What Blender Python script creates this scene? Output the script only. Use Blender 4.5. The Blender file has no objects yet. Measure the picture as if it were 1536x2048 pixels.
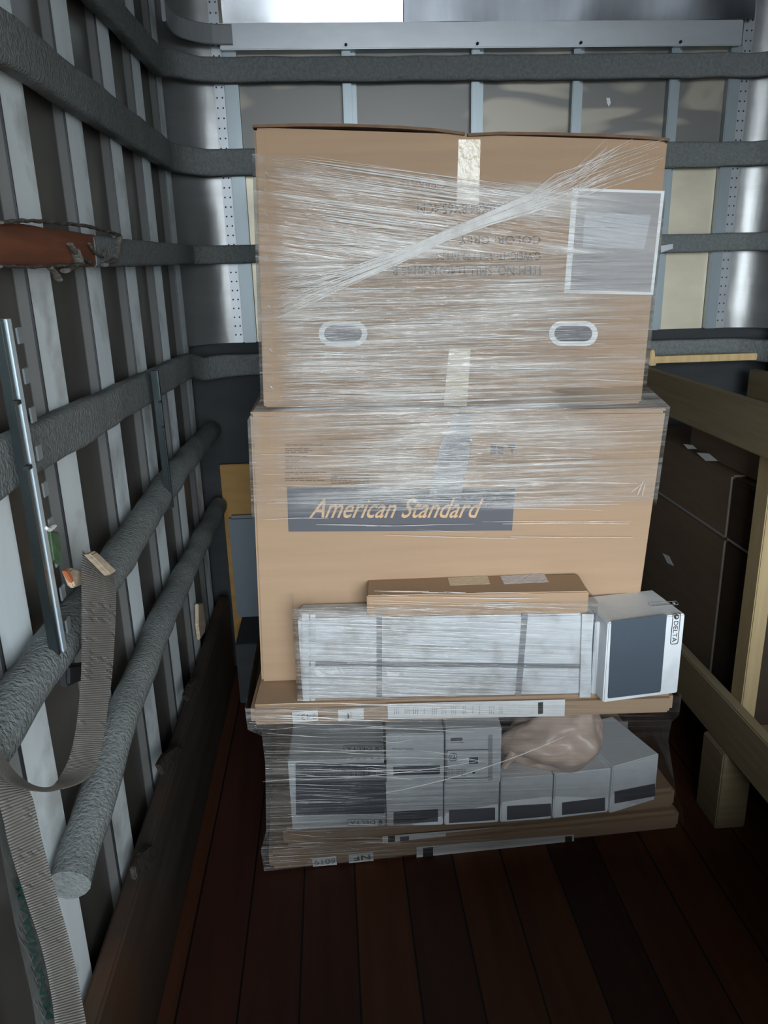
import bpy, bmesh, math, random
from mathutils import Vector, Matrix, noise

# ------------------------------------------------------------------ camera
PITCH, YAW, ROLL, FPX = math.radians(17.4), math.radians(3.54), math.radians(-1.46), 1560.0
EYE = Vector((0, 0, 1.67))
fw = Vector((math.sin(YAW)*math.cos(PITCH), math.cos(YAW)*math.cos(PITCH), -math.sin(PITCH)))
rt = Vector((math.cos(YAW), -math.sin(YAW), 0)); up = rt.cross(fw)
c_, s_ = math.cos(ROLL), math.sin(ROLL)
rt, up = c_*rt + s_*up, -s_*rt + c_*up
scene = bpy.context.scene
C = scene.collection
cd = bpy.data.cameras.new('camera'); cam = bpy.data.objects.new('camera', cd); C.objects.link(cam)
cd.sensor_fit = 'VERTICAL'; cd.sensor_height = 24.0; cd.lens = FPX/2048*24.0
cd.clip_start = 0.02
cam.matrix_world = Matrix(((rt.x, up.x, -fw.x, EYE.x), (rt.y, up.y, -fw.y, EYE.y), (rt.z, up.z, -fw.z, EYE.z), (0, 0, 0, 1)))
scene.camera = cam

# ------------------------------------------------------------------ world, light, exposure
REAR = -1.9                 # the open rear doorway of the truck
XL, XR, YB, ZC = -0.550, 1.80, 3.14, 2.76
w = bpy.data.worlds.new('sky'); scene.world = w; w.use_nodes = True
wn = w.node_tree
bg = wn.nodes['Background']; bg.inputs['Color'].default_value = (0.84, 0.93, 1.0, 1); bg.inputs['Strength'].default_value = 6.0
def portal(loc, sx, sz, rot):
    ld = bpy.data.lights.new('doorway_daylight', 'AREA'); ld.shape = 'RECTANGLE'; ld.size = sx; ld.size_y = sz
    lo = bpy.data.objects.new('doorway_daylight', ld); C.objects.link(lo); lo.location = loc; lo.rotation_euler = rot
    ld.cycles.is_portal = True
portal(((XL+XR)/2, REAR, 1.66), XR-XL, 1.92, (math.radians(90), 0, 0))
scene.view_settings.view_transform = 'Standard'
scene.view_settings.look = 'None'
scene.view_settings.gamma = 1.0
scene.view_settings.use_curve_mapping = False
scene.view_settings.exposure = 1.55
scene.cycles.use_denoising = True
scene.cycles.max_bounces = 10
scene.cycles.diffuse_bounces = 5
scene.cycles.transparent_max_bounces = 24
scene.cycles.caustics_reflective = False
scene.cycles.caustics_refractive = False
scene.cycles.sample_clamp_indirect = 4.0

# ------------------------------------------------------------------ measuring helpers
def ray(x, y): return rt*((x-768)/FPX) + up*((1024-y)/FPX) + fw
def onY(x, y, D): v = ray(x, y); return EYE + v*(D/v.y)
def onX(x, y, D): v = ray(x, y); return EYE + v*(D/v.x)
def onZ(x, y, Z): v = ray(x, y); return EYE + v*((Z-EYE.z)/v.z)
def onP(x, y, plane, eps=0.0):
    p, n = plane
    v = ray(x, y)
    return EYE + v*(((p + n*eps) - EYE).dot(n)/v.dot(n))

# ------------------------------------------------------------------ materials
def srgb(r, g, b):
    f = lambda c: (c/255/12.92) if c/255 <= 0.04045 else ((c/255+0.055)/1.055)**2.4
    return (f(r), f(g), f(b), 1)
def mat(name, col, rough=0.7, metal=0.0, var=0.12, scale=(6, 6, 6), bump=0.0, bscale=None, spec=0.5, dirt=None, dirt_amt=0.0, dirt_scale=3.0):
    m = bpy.data.materials.new(name); m.use_nodes = True
    n, l = m.node_tree.nodes, m.node_tree.links
    b = n['Principled BSDF']
    b.inputs['Roughness'].default_value = rough; b.inputs['Metallic'].default_value = metal
    b.inputs['Specular IOR Level'].default_value = spec
    tc = n.new('ShaderNodeTexCoord'); mp = n.new('ShaderNodeMapping'); mp.inputs['Scale'].default_value = scale
    l.new(tc.outputs['Object'], mp.inputs['Vector'])
    nz = n.new('ShaderNodeTexNoise'); nz.inputs['Scale'].default_value = 1.0; nz.inputs['Detail'].default_value = 6; nz.inputs['Roughness'].default_value = 0.6
    l.new(mp.outputs[0], nz.inputs['Vector'])
    cr = n.new('ShaderNodeValToRGB')
    cr.color_ramp.elements[0].position = 0.3; cr.color_ramp.elements[1].position = 0.7
    cr.color_ramp.elements[0].color = tuple(c*(1-var) for c in col[:3]) + (1,)
    cr.color_ramp.elements[1].color = tuple(min(1, c*(1+var)) for c in col[:3]) + (1,)
    l.new(nz.outputs['Fac'], cr.inputs['Fac'])
    out = cr.outputs['Color']
    if dirt:
        n2 = n.new('ShaderNodeTexNoise'); n2.inputs['Scale'].default_value = dirt_scale; n2.inputs['Detail'].default_value = 5
        l.new(tc.outputs['Object'], n2.inputs['Vector'])
        r2 = n.new('ShaderNodeMapRange'); r2.inputs['From Min'].default_value = 0.5; r2.inputs['From Max'].default_value = 0.68
        r2.inputs['To Max'].default_value = dirt_amt
        l.new(n2.outputs['Fac'], r2.inputs['Value'])
        mx = n.new('ShaderNodeMix'); mx.data_type = 'RGBA'; mx.inputs['B'].default_value = dirt
        l.new(r2.outputs[0], mx.inputs['Factor']); l.new(out, mx.inputs['A']); out = mx.outputs['Result']
    l.new(out, b.inputs['Base Color'])
    if bump:
        nb = n.new('ShaderNodeTexNoise'); nb.inputs['Scale'].default_value = 1.0; nb.inputs['Detail'].default_value = 3
        mb_ = n.new('ShaderNodeMapping'); mb_.inputs['Scale'].default_value = bscale or scale
        l.new(tc.outputs['Object'], mb_.inputs['Vector']); l.new(mb_.outputs[0], nb.inputs['Vector'])
        bp = n.new('ShaderNodeBump'); bp.inputs['Strength'].default_value = bump; bp.inputs['Distance'].default_value = 0.004
        l.new(nb.outputs['Fac'], bp.inputs['Height']); l.new(bp.outputs[0], b.inputs['Normal'])
    return m

M = {}
M['card'] = mat('kraft_cardboard', srgb(168, 140, 113), 0.75, var=0.05, scale=(3, 3, 40), bump=0.1, bscale=(60, 60, 4), spec=0.25)
M['card_dark'] = mat('brown_cardboard', srgb(108, 92, 76), 0.8, var=0.1, scale=(4, 4, 30), spec=0.2)
M['card_edge'] = mat('cardboard_edge', srgb(116, 90, 70), 0.85, var=0.2, scale=(30, 30, 30))
M['white_card'] = mat('white_cardboard', srgb(205, 208, 210), 0.6, var=0.05, scale=(5, 5, 5), dirt=srgb(150, 146, 140), dirt_amt=0.6, dirt_scale=14, bump=0.15, bscale=(30, 30, 30))
M['carton_white'] = mat('coated_white_cardboard', srgb(222, 226, 228), 0.45, var=0.03, dirt=srgb(176, 180, 186), dirt_amt=0.4, dirt_scale=9)
M['slate'] = mat('slate_print', srgb(72, 82, 92), 0.5, var=0.04)
M['slate2'] = mat('grey_blue_print', srgb(84, 84, 90), 0.6, var=0.05)
M['ink'] = mat('black_ink', srgb(52, 48, 46), 0.6, var=0.0)
M['ink_soft'] = mat('faint_brown_ink', srgb(120, 92, 72), 0.7, var=0.0)
M['tan_ink'] = mat('tan_lettering', srgb(205, 168, 128), 0.7, var=0.04)
M['paper'] = mat('white_paper', srgb(228, 228, 226), 0.55, var=0.03)
M['paper_pink'] = mat('pink_paper', srgb(200, 150, 150), 0.6, var=0.03)
M['grey_sheet'] = mat('grey_packing_slip', srgb(150, 146, 144), 0.45, var=0.06, scale=(6, 6, 60))
M['grey_light'] = mat('light_grey_slip', srgb(172, 172, 174), 0.4, var=0.05, scale=(6, 6, 60))
M['tape'] = mat('packing_tape', srgb(214, 198, 172), 0.22, var=0.06, scale=(30, 30, 30), bump=0.5, bscale=(90, 90, 60))
M['tape_white'] = mat('crumpled_clear_tape', srgb(205, 205, 208), 0.22, var=0.08, scale=(60, 60, 60), bump=0.8, bscale=(120, 120, 70))
M['grey_tape'] = mat('grey_strapping', srgb(128, 130, 132), 0.4, var=0.08)
M['black'] = mat('dark_gap', srgb(34, 36, 38), 0.8, var=0.1)
M['pad'] = mat('charcoal_carpet', srgb(118, 122, 121), 0.95, var=0.22, scale=(90, 90, 90), bump=1.0, bscale=(160, 160, 160), spec=0.1)
M['pad_torn'] = mat('torn_carpet_pile', srgb(96, 92, 86), 0.95, var=0.4, scale=(70, 70, 70), bump=1.0, bscale=(120, 120, 120), spec=0.1)
M['rag'] = mat('dark_carpet_scrap', srgb(66, 60, 54), 0.95, var=0.3, scale=(60, 60, 60), bump=1.0, bscale=(90, 90, 90), spec=0.1)
M['rust'] = mat('rusty_bare_board', srgb(110, 62, 38), 0.8, var=0.35, scale=(3, 3, 40), bump=0.4, bscale=(10, 10, 60))
M['fray'] = mat('frayed_backing', srgb(150, 140, 125), 0.9, var=0.3, scale=(60, 60, 60), bump=1, bscale=(80, 80, 80))
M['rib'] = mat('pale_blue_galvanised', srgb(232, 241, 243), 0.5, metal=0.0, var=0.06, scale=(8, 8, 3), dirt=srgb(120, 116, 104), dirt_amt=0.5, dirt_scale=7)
M['rib_shaded_side'] = mat('galvanised_side_shaded', srgb(106, 106, 104), 0.5, metal=0.3, var=0.1, scale=(9, 9, 2))  # dimness of the rib sides, put into a darker base colour
M['galv'] = mat('galvanised_post', srgb(150, 160, 164), 0.4, metal=0.5, var=0.08, scale=(9, 9, 2))
M['skin'] = mat('dull_aluminium_skin', srgb(96, 93, 88), 0.4, metal=0.4, var=0.12, scale=(3, 3, 1.5), bump=0.25, bscale=(6, 6, 3))
M['alu'] = mat('bright_aluminium', srgb(186, 187, 186), 0.34, metal=0.6, var=0.08, scale=(3, 3, 20), bump=0.9, bscale=(9, 9, 4))
M['alu_mat'] = mat('matt_aluminium', srgb(176, 180, 184), 0.42, metal=0.7, var=0.06, scale=(6, 6, 14), bump=0.1, bscale=(30, 30, 30))
M['rivet'] = mat('dark_rivet', srgb(60, 62, 64), 0.4, metal=0.6)
M['chrome'] = mat('zinc_plated_steel', srgb(206, 222, 232), 0.35, metal=0.5, var=0.06, scale=(20, 20, 5))
M['dark_steel'] = mat('dark_oiled_steel', srgb(84, 94, 96), 0.25, metal=0.9, var=0.15, scale=(30, 30, 8))
M['lumber'] = mat('pine_lumber', srgb(138, 124, 98), 0.75, var=0.14, scale=(6, 3, 60), bump=0.2, bscale=(40, 3, 60), spec=0.2)
M['lumber_mid'] = mat('pine_post', srgb(166, 146, 110), 0.75, var=0.14, scale=(60, 20, 3), bump=0.2, bscale=(60, 40, 3), spec=0.2)
M['lumber_end'] = mat('bright_pine', srgb(214, 186, 136), 0.7, var=0.14, scale=(50, 30, 3), spec=0.2)
M['webbing'] = mat('grey_webbing', srgb(128, 126, 122), 0.7, var=0.1, scale=(10, 10, 10), spec=0.3)
M['cloth_white'] = mat('dirty_white_cloth', srgb(120, 122, 118), 0.9, var=0.2, scale=(20, 20, 20))
M['green_ink'] = mat('dark_green_lettering', srgb(22, 66, 56), 0.7)
M['green'] = mat('mossy_green_tape', srgb(70, 96, 66), 0.8, var=0.35, scale=(60, 60, 60))
M['wood_chip'] = mat('raw_wood_chip', srgb(190, 172, 148), 0.8, var=0.25, scale=(30, 30, 90))
M['orange'] = mat('orange_wood', srgb(180, 104, 66), 0.8)
M['dark_ply'] = mat('black_painted_plywood', srgb(56, 58, 60), 0.75, var=0.2, scale=(4, 4, 12), spec=0.3)
M['yellow_ply'] = mat('yellowish_plywood', srgb(164, 128, 76), 0.75, var=0.16, scale=(5, 5, 20), spec=0.3)
M['grey_panel'] = mat('blue_grey_panel', srgb(112, 122, 130), 0.6, var=0.06)
M['kick'] = mat('dark_kickboard', srgb(58, 50, 44), 0.7, var=0.35, scale=(12, 1.5, 20), spec=0.3, dirt=srgb(96, 60, 30), dirt_amt=0.5, dirt_scale=2.2)
M['bag'] = mat('pink_cream_plastic', srgb(226, 200, 184), 0.36, var=0.08, scale=(14, 14, 14), bump=0.4, bscale=(20, 20, 20))
M['ground'] = mat('asphalt', srgb(120, 120, 120), 0.9)

def plywood_metal():
    m = mat('grained_wall_sheet', srgb(158, 154, 146), 0.42, metal=0.3, var=0.03)
    n, l = m.node_tree.nodes, m.node_tree.links
    b = n['Principled BSDF']
    tc = n.new('ShaderNodeTexCoord')
    mp = n.new('ShaderNodeMapping'); mp.inputs['Scale'].default_value = (1.1, 1, 3.2)
    l.new(tc.outputs['Object'], mp.inputs['Vector'])
    nz = n.new('ShaderNodeTexNoise'); nz.inputs['Scale'].default_value = 1.5; nz.inputs['Detail'].default_value = 1.0; nz.inputs['Distortion'].default_value = 1.2
    l.new(mp.outputs[0], nz.inputs['Vector'])
    mul = n.new('ShaderNodeMath'); mul.operation = 'MULTIPLY'; mul.inputs[1].default_value = 20
    l.new(nz.outputs['Fac'], mul.inputs[0])
    sn = n.new('ShaderNodeMath'); sn.operation = 'SINE'; l.new(mul.outputs[0], sn.inputs[0])
    cr = n.new('ShaderNodeValToRGB')
    cr.color_ramp.elements[0].position = 0.25; cr.color_ramp.elements[1].position = 0.9
    cr.color_ramp.elements[0].color = srgb(116, 114, 110); cr.color_ramp.elements[1].color = srgb(164, 157, 143)
    mr = n.new('ShaderNodeMapRange'); mr.inputs['From Min'].default_value = -1; l.new(sn.outputs[0], mr.inputs['Value'])
    l.new(mr.outputs[0], cr.inputs['Fac']); l.new(cr.outputs[0], b.inputs['Base Color'])
    return m
M['ply'] = plywood_metal()

def floor_mat():
    m = bpy.data.materials.new('worn_hardwood_planks'); m.use_nodes = True
    n, l = m.node_tree.nodes, m.node_tree.links
    b = n['Principled BSDF']; b.inputs['Roughness'].default_value = 0.62; b.inputs['Specular IOR Level'].default_value = 0.3
    tc = n.new('ShaderNodeTexCoord'); sp = n.new('ShaderNodeSeparateXYZ'); l.new(tc.outputs['Object'], sp.inputs[0])
    dv = n.new('ShaderNodeMath'); dv.operation = 'DIVIDE'; dv.inputs[1].default_value = 0.145; l.new(sp.outputs['X'], dv.inputs[0])
    fl = n.new('ShaderNodeMath'); fl.operation = 'FLOOR'; l.new(dv.outputs[0], fl.inputs[0])
    fr = n.new('ShaderNodeMath'); fr.operation = 'FRACT'; l.new(dv.outputs[0], fr.inputs[0])
    wn_ = n.new('ShaderNodeTexWhiteNoise'); wn_.noise_dimensions = '1D'; l.new(fl.outputs[0], wn_.inputs['W'])
    cr = n.new('ShaderNodeValToRGB'); cr.color_ramp.elements[0].color = srgb(54, 28, 19); cr.color_ramp.elements[1].color = srgb(92, 52, 27)
    l.new(wn_.outputs['Value'], cr.inputs['Fac'])
    mp = n.new('ShaderNodeMapping'); mp.inputs['Scale'].default_value = (26, 1.6, 1); l.new(tc.outputs['Object'], mp.inputs['Vector'])
    nz = n.new('ShaderNodeTexNoise'); nz.inputs['Scale'].default_value = 1; nz.inputs['Detail'].default_value = 6; l.new(mp.outputs[0], nz.inputs['Vector'])
    mr = n.new('ShaderNodeMapRange'); mr.inputs['To Min'].default_value = 0.45; mr.inputs['To Max'].default_value = 1.5; l.new(nz.outputs['Fac'], mr.inputs['Value'])
    sm = n.new('ShaderNodeMath'); sm.operation = 'GREATER_THAN'; sm.inputs[1].default_value = 0.035; l.new(fr.outputs[0], sm.inputs[0])
    m1 = n.new('ShaderNodeMath'); m1.operation = 'MULTIPLY'; l.new(mr.outputs[0], m1.inputs[0]); l.new(sm.outputs[0], m1.inputs[1])
    vm = n.new('ShaderNodeVectorMath'); vm.operation = 'SCALE'; l.new(cr.outputs[0], vm.inputs[0]); l.new(m1.outputs[0], vm.inputs['Scale'])
    l.new(vm.outputs[0], b.inputs['Base Color'])
    bp = n.new('ShaderNodeBump'); bp.inputs['Strength'].default_value = 0.3; bp.inputs['Distance'].default_value = 0.003
    l.new(m1.outputs[0], bp.inputs['Height']); l.new(bp.outputs[0], b.inputs['Normal'])
    return m
M['floor'] = floor_mat()

def web_mat(name, col, pitch_):
    m = mat(name, col, 0.65, var=0.1, spec=0.3)
    n, l = m.node_tree.nodes, m.node_tree.links
    uv = n.new('ShaderNodeUVMap'); sp = n.new('ShaderNodeSeparateXYZ'); l.new(uv.outputs[0], sp.inputs[0])
    mu = n.new('ShaderNodeMath'); mu.operation = 'MULTIPLY'; mu.inputs[1].default_value = 2*math.pi/pitch_; l.new(sp.outputs['Y'], mu.inputs[0])
    m2 = n.new('ShaderNodeMath'); m2.operation = 'MULTIPLY'; m2.inputs[1].default_value = 9; l.new(sp.outputs['X'], m2.inputs[0])
    ad = n.new('ShaderNodeMath'); ad.operation = 'ADD'; l.new(mu.outputs[0], ad.inputs[0]); l.new(m2.outputs[0], ad.inputs[1])
    sn = n.new('ShaderNodeMath'); sn.operation = 'SINE'; l.new(ad.outputs[0], sn.inputs[0])
    bp = n.new('ShaderNodeBump'); bp.inputs['Strength'].default_value = 0.5; bp.inputs['Distance'].default_value = 0.0012
    l.new(sn.outputs[0], bp.inputs['Height']); l.new(bp.outputs[0], n['Principled BSDF'].inputs['Normal'])
    return m
M['web'] = web_mat('ribbed_grey_webbing', srgb(178, 174, 168), 0.0040)

def film_mat(name, slant, base, amt, dens, patch=0.0, rough=0.2):
    """clear plastic film: mostly transparent, its pleats scatter and shine"""
    m = bpy.data.materials.new(name); m.use_nodes = True
    n, l = m.node_tree.nodes, m.node_tree.links
    for x in list(n): n.remove(x)
    out = n.new('ShaderNodeOutputMaterial')
    tc = n.new('ShaderNodeTexCoord')
    mp0 = n.new('ShaderNodeMapping'); mp0.inputs['Rotation'].default_value = (0, slant, 0); l.new(tc.outputs['Object'], mp0.inputs['Vector'])
    mp = n.new('ShaderNodeMapping'); mp.inputs['Scale'].default_value = (0.9, 0.9, dens); l.new(mp0.outputs[0], mp.inputs['Vector'])
    nz = n.new('ShaderNodeTexNoise'); nz.inputs['Scale'].default_value = 1; nz.inputs['Detail'].default_value = 5; nz.inputs['Roughness'].default_value = 0.62; nz.inputs['Distortion'].default_value = 0.3
    l.new(mp.outputs[0], nz.inputs['Vector'])
    # second, finer set
    mq = n.new('ShaderNodeMapping'); mq.inputs['Scale'].default_value = (3, 3, dens*2.6); l.new(mp0.outputs[0], mq.inputs['Vector'])
    nq = n.new('ShaderNodeTexNoise'); nq.inputs['Scale'].default_value = 1; nq.inputs['Detail'].default_value = 3; l.new(mq.outputs[0], nq.inputs['Vector'])
    r1 = n.new('ShaderNodeMapRange'); r1.inputs['From Min'].default_value = 0.5; r1.inputs['From Max'].default_value = 0.72; r1.inputs['To Max'].default_value = amt; l.new(nz.outputs['Fac'], r1.inputs['Value'])
    r2 = n.new('ShaderNodeMapRange'); r2.inputs['From Min'].default_value = 0.55; r2.inputs['From Max'].default_value = 0.75; r2.inputs['To Max'].default_value = amt*0.6; l.new(nq.outputs['Fac'], r2.inputs['Value'])
    lo = n.new('ShaderNodeTexNoise'); lo.inputs['Scale'].default_value = 1; lo.inputs['Detail'].default_value = 2
    ml = n.new('ShaderNodeMapping'); ml.inputs['Scale'].default_value = (2.5, 2.5, 16); l.new(mp0.outputs[0], ml.inputs['Vector']); l.new(ml.outputs[0], lo.inputs['Vector'])
    r3 = n.new('ShaderNodeMapRange'); r3.inputs['From Min'].default_value = 0.45; r3.inputs['From Max'].default_value = 0.6; r3.inputs['To Min'].default_value = base; r3.inputs['To Max'].default_value = base+patch; l.new(lo.outputs['Fac'], r3.inputs['Value'])
    a1 = n.new('ShaderNodeMath'); a1.operation = 'ADD'; l.new(r1.outputs[0], a1.inputs[0]); l.new(r2.outputs[0], a1.inputs[1])
    a2 = n.new('ShaderNodeMath'); a2.operation = 'ADD'; a2.use_clamp = True; l.new(a1.outputs[0], a2.inputs[0]); l.new(r3.outputs[0], a2.inputs[1])
    at = n.new('ShaderNodeAttribute'); at.attribute_name = 'layers'
    a3 = n.new('ShaderNodeMath'); a3.operation = 'MULTIPLY'; a3.use_clamp = True; l.new(a2.outputs[0], a3.inputs[0]); l.new(at.outputs['Fac'], a3.inputs[1])
    b = n.new('ShaderNodeBsdfPrincipled'); b.inputs['Base Color'].default_value = (0.88, 0.85, 0.80, 1); b.inputs['Roughness'].default_value = rough
    b.inputs['Specular IOR Level'].default_value = 0.8
    sm = n.new('ShaderNodeMath'); sm.operation = 'ADD'; l.new(nz.outputs['Fac'], sm.inputs[0]); l.new(nq.outputs['Fac'], sm.inputs[1])
    bp = n.new('ShaderNodeBump'); bp.inputs['Strength'].default_value = 1.0; bp.inputs['Distance'].default_value = 0.004; l.new(sm.outputs[0], bp.inputs['Height']); l.new(bp.outputs[0], b.inputs['Normal'])
    tr = n.new('ShaderNodeBsdfTransparent'); tr.inputs[0].default_value = (0.97, 0.975, 0.98, 1)
    mx = n.new('ShaderNodeMixShader'); l.new(a3.outputs[0], mx.inputs[0]); l.new(tr.outputs[0], mx.inputs[1]); l.new(b.outputs[0], mx.inputs[2])
    gl = n.new('ShaderNodeBsdfGlossy'); gl.inputs['Roughness'].default_value = 0.12; l.new(bp.outputs[0], gl.inputs['Normal'])
    fr = n.new('ShaderNodeFresnel'); fr.inputs['IOR'].default_value = 1.5; l.new(bp.outputs[0], fr.inputs['Normal'])
    fm = n.new('ShaderNodeMath'); fm.operation = 'MULTIPLY'; l.new(fr.outputs[0], fm.inputs[0]); fm.inputs[1].default_value = 1.6
    fa = n.new('ShaderNodeMath'); fa.operation = 'MULTIPLY'; fa.use_clamp = True; l.new(fm.outputs[0], fa.inputs[0]); l.new(at.outputs['Fac'], fa.inputs[1])
    m2 = n.new('ShaderNodeMixShader'); l.new(fa.outputs[0], m2.inputs[0]); l.new(mx.outputs[0], m2.inputs[1]); l.new(gl.outputs[0], m2.inputs[2])
    l.new(m2.outputs[0], out.inputs[0])
    return m
M['film'] = film_mat('stretch_film', math.radians(0), 0.10, 0.6, 130, 0.25)
M['film_slant'] = film_mat('stretch_film_slanted', math.radians(-8), 0.05, 0.55, 90, 0.40)
M['film_low'] = film_mat('stretch_film_lower', math.radians(-3), 0.03, 0.30, 110, 0.07)
def strand_mat():
    m = bpy.data.materials.new('film_pleat'); m.use_nodes = True
    n, l = m.node_tree.nodes, m.node_tree.links
    b = n['Principled BSDF']; b.inputs['Base Color'].default_value = (0.93, 0.91, 0.88, 1); b.inputs['Roughness'].default_value = 0.4
    tc = n.new('ShaderNodeTexCoord'); nz = n.new('ShaderNodeTexNoise'); nz.inputs['Scale'].default_value = 14; l.new(tc.outputs['Object'], nz.inputs['Vector'])
    mr = n.new('ShaderNodeMapRange'); mr.inputs['From Min'].default_value = 0.3; mr.inputs['From Max'].default_value = 0.7; mr.inputs['To Min'].default_value = 0.15; mr.inputs['To Max'].default_value = 0.75; l.new(nz.outputs['Fac'], mr.inputs['Value'])
    l.new(mr.outputs[0], b.inputs['Alpha'])
    return m
M['strand'] = strand_mat()
M['clearbag'] = M['bag']

# ------------------------------------------------------------------ object helpers
def tagp(o, label=None, cat=None, group=None, kind=None):
    if label: o['label'] = label
    if cat: o['category'] = cat
    if group: o['group'] = group
    if kind: o['kind'] = kind
    return o
def root(name, loc, label, cat, group=None):
    o = bpy.data.objects.new(name, None); o.empty_display_size = 0.05; C.objects.link(o); o.location = loc
    return tagp(o, label, cat, group)
def origin_of(p):
    v = Vector((0, 0, 0))
    while p is not None:
        v += p.location; p = p.parent
    return v
def link(name, bm, material, parent=None, smooth=False, label=None, loc=None):
    """bm is in world coordinates; the object gets its origin at its parent's (or at loc)"""
    me = bpy.data.meshes.new(name); base = origin_of(parent) + (Vector(loc) if loc is not None else Vector((0, 0, 0)))
    bmesh.ops.translate(bm, verts=bm.verts, vec=-base)
    bmesh.ops.recalc_face_normals(bm, faces=bm.faces)
    bm.to_mesh(me); bm.free()
    me.materials.append(material)
    if smooth:
        for p in me.polygons: p.use_smooth = True
        me.set_sharp_from_angle(angle=math.radians(50))
    o = bpy.data.objects.new(name, me); C.objects.link(o)
    if loc is not None: o.location = loc
    if parent is not None: o.parent = parent
    if label: o['label'] = label
    return o
def hexa(bm, pts, bev=0.0):
    """pts: front 4 (bl, br, tr, tl) then back 4"""
    v = [bm.verts.new(p) for p in pts]
    fs = [(0, 1, 2, 3), (5, 4, 7, 6), (4, 0, 3, 7), (1, 5, 6, 2), (3, 2, 6, 7), (4, 5, 1, 0)]
    f = [bm.faces.new([v[i] for i in q]) for q in fs]
    if bev:
        es = set(e for x in f for e in x.edges)
        bmesh.ops.bevel(bm, geom=list(es), offset=bev, segments=2, affect='EDGES')
    return v
def bxm(bm, a, b, bev=0.0):
    x0, y0, z0 = a; x1, y1, z1 = b
    V = Vector
    hexa(bm, [V((x0, y0, z0)), V((x1, y0, z0)), V((x1, y0, z1)), V((x0, y0, z1)), V((x0, y1, z0)), V((x1, y1, z0)), V((x1, y1, z1)), V((x0, y1, z1))], bev)
def obox(name, a, b, material, parent=None, bev=0.003, label=None):
    bm = bmesh.new(); bxm(bm, a, b, bev); return link(name, bm, material, parent, label=label)
def struct(name, bm, material, parent=None, smooth=False):
    o = link(name, bm, material, parent, smooth)
    if parent is None: o['kind'] = 'structure'
    return o
def plane3(a, b, c):
    n = (b-a).cross(c-a).normalized()
    if n.dot(EYE-a) < 0: n = -n
    return (a.copy(), n)
def prism(bm, pts, n, th):
    f = [bm.verts.new(p + n*th) for p in pts]; k = [bm.verts.new(p) for p in pts]
    bm.faces.new(f); bm.faces.new(k[::-1])
    for i in range(len(pts)):
        j = (i+1) % len(pts); bm.faces.new([f[i], k[i], k[j], f[j]])
def decal(name, px, pl, material, parent, eps=0.0006, th=0.0006, label=None):
    bm = bmesh.new(); prism(bm, [onP(x, y, pl, eps) for x, y in px], pl[1], th)
    return link(name, bm, material, parent, label=label)
def rquad(px, r, n=5):
    """four pixel corners, rounded"""
    out = []
    for i in range(4):
        p = Vector(px[i]); a = Vector(px[i-1]); b = Vector(px[(i+1) % 4])
        s = p + (a-p).normalized()*r; e = p + (b-p).normalized()*r
        for k in range(n+1):
            t = k/n; out.append(tuple((1-t)**2*s + 2*t*(1-t)*p + t*t*e))
    return out
def ring(bm, outer, inner, n, th):
    N = len(outer)
    A = [bm.verts.new(p+n*th) for p in outer]; B = [bm.verts.new(p+n*th) for p in inner]
    A0 = [bm.verts.new(p) for p in outer]; B0 = [bm.verts.new(p) for p in inner]
    for i in range(N):
        j = (i+1) % N
        bm.faces.new([A[i], A[j], B[j], B[i]]); bm.faces.new([A[i], A0[i], A0[j], A[j]]); bm.faces.new([B[i], B[j], B0[j], B0[i]])
def text(name, s, O, U, V, pl, material, parent, eps=0.0012, shear=0.0, bold=0.0, sx=1.0):
    """lettering whose box runs from pixel O along to U and up to V"""
    cu = bpy.data.curves.new('t', 'FONT'); cu.body = s; cu.size = 1.0; cu.shear = shear; cu.offset = bold; cu.resolution_u = 3
    to = bpy.data.objects.new('t', cu); C.objects.link(to)
    dg = bpy.context.evaluated_depsgraph_get(); dg.update()
    me = bpy.data.meshes.new_from_object(to.evaluated_get(dg))
    bpy.data.objects.remove(to); bpy.data.curves.remove(cu)
    xs = [v.co.x for v in me.vertices]; ys = [v.co.y for v in me.vertices]
    x0, x1, y0, y1 = min(xs), max(xs), min(ys), max(ys)
    O, U, V = Vector(O), Vector(U), Vector(V)
    base = origin_of(parent)
    for v in me.vertices:
        q = O + (U-O)*((v.co.x-x0)/(x1-x0)) + (V-O)*((v.co.y-y0)/(y1-y0))
        v.co = onP(q.x, q.y, pl, eps) - base
    me.materials.clear(); me.materials.append(material); me.name = name
    o = bpy.data.objects.new(name, me); C.objects.link(o); o.parent = parent
    return o
def sweep(bm, path, prof, closed_ends=True, upv=Vector((0, 0, 1))):
    """path: points; prof: (side, up) points; side is to the right of travel"""
    rings = []
    for i, p in enumerate(path):
        p = Vector(p)
        a = (p-Vector(path[i-1])).normalized() if i else None
        b = (Vector(path[i+1])-p).normalized() if i < len(path)-1 else None
        t = ((a or b)+(b or a)).normalized()
        s = t.cross(upv).normalized(); u = s.cross(t).normalized()
        k = 1.0
        if a and b:
            k = 1/max(0.5, a.cross(upv).normalized().dot(s))
        rings.append([bm.verts.new(p + s*x*k + u*y) for x, y in prof])
    for i in range(len(rings)-1):
        for j in range(len(prof)):
            k = (j+1) % len(prof)
            bm.faces.new([rings[i][j], rings[i][k], rings[i+1][k], rings[i+1][j]])
    if closed_ends:
        bm.faces.new(rings[0][::-1]); bm.faces.new(rings[-1])
def rrect(w_, h_, r=0.012, n=3):
    out = []
    for cx, cy, a0 in ((w_/2-r, h_/2-r, 0), (-w_/2+r, h_/2-r, 90), (-w_/2+r, -h_/2+r, 180), (w_/2-r, -h_/2+r, 270)):
        for k in range(n+1):
            a = math.radians(a0+90*k/n); out.append((cx+r*math.cos(a), cy+r*math.sin(a)))
    return out
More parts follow.
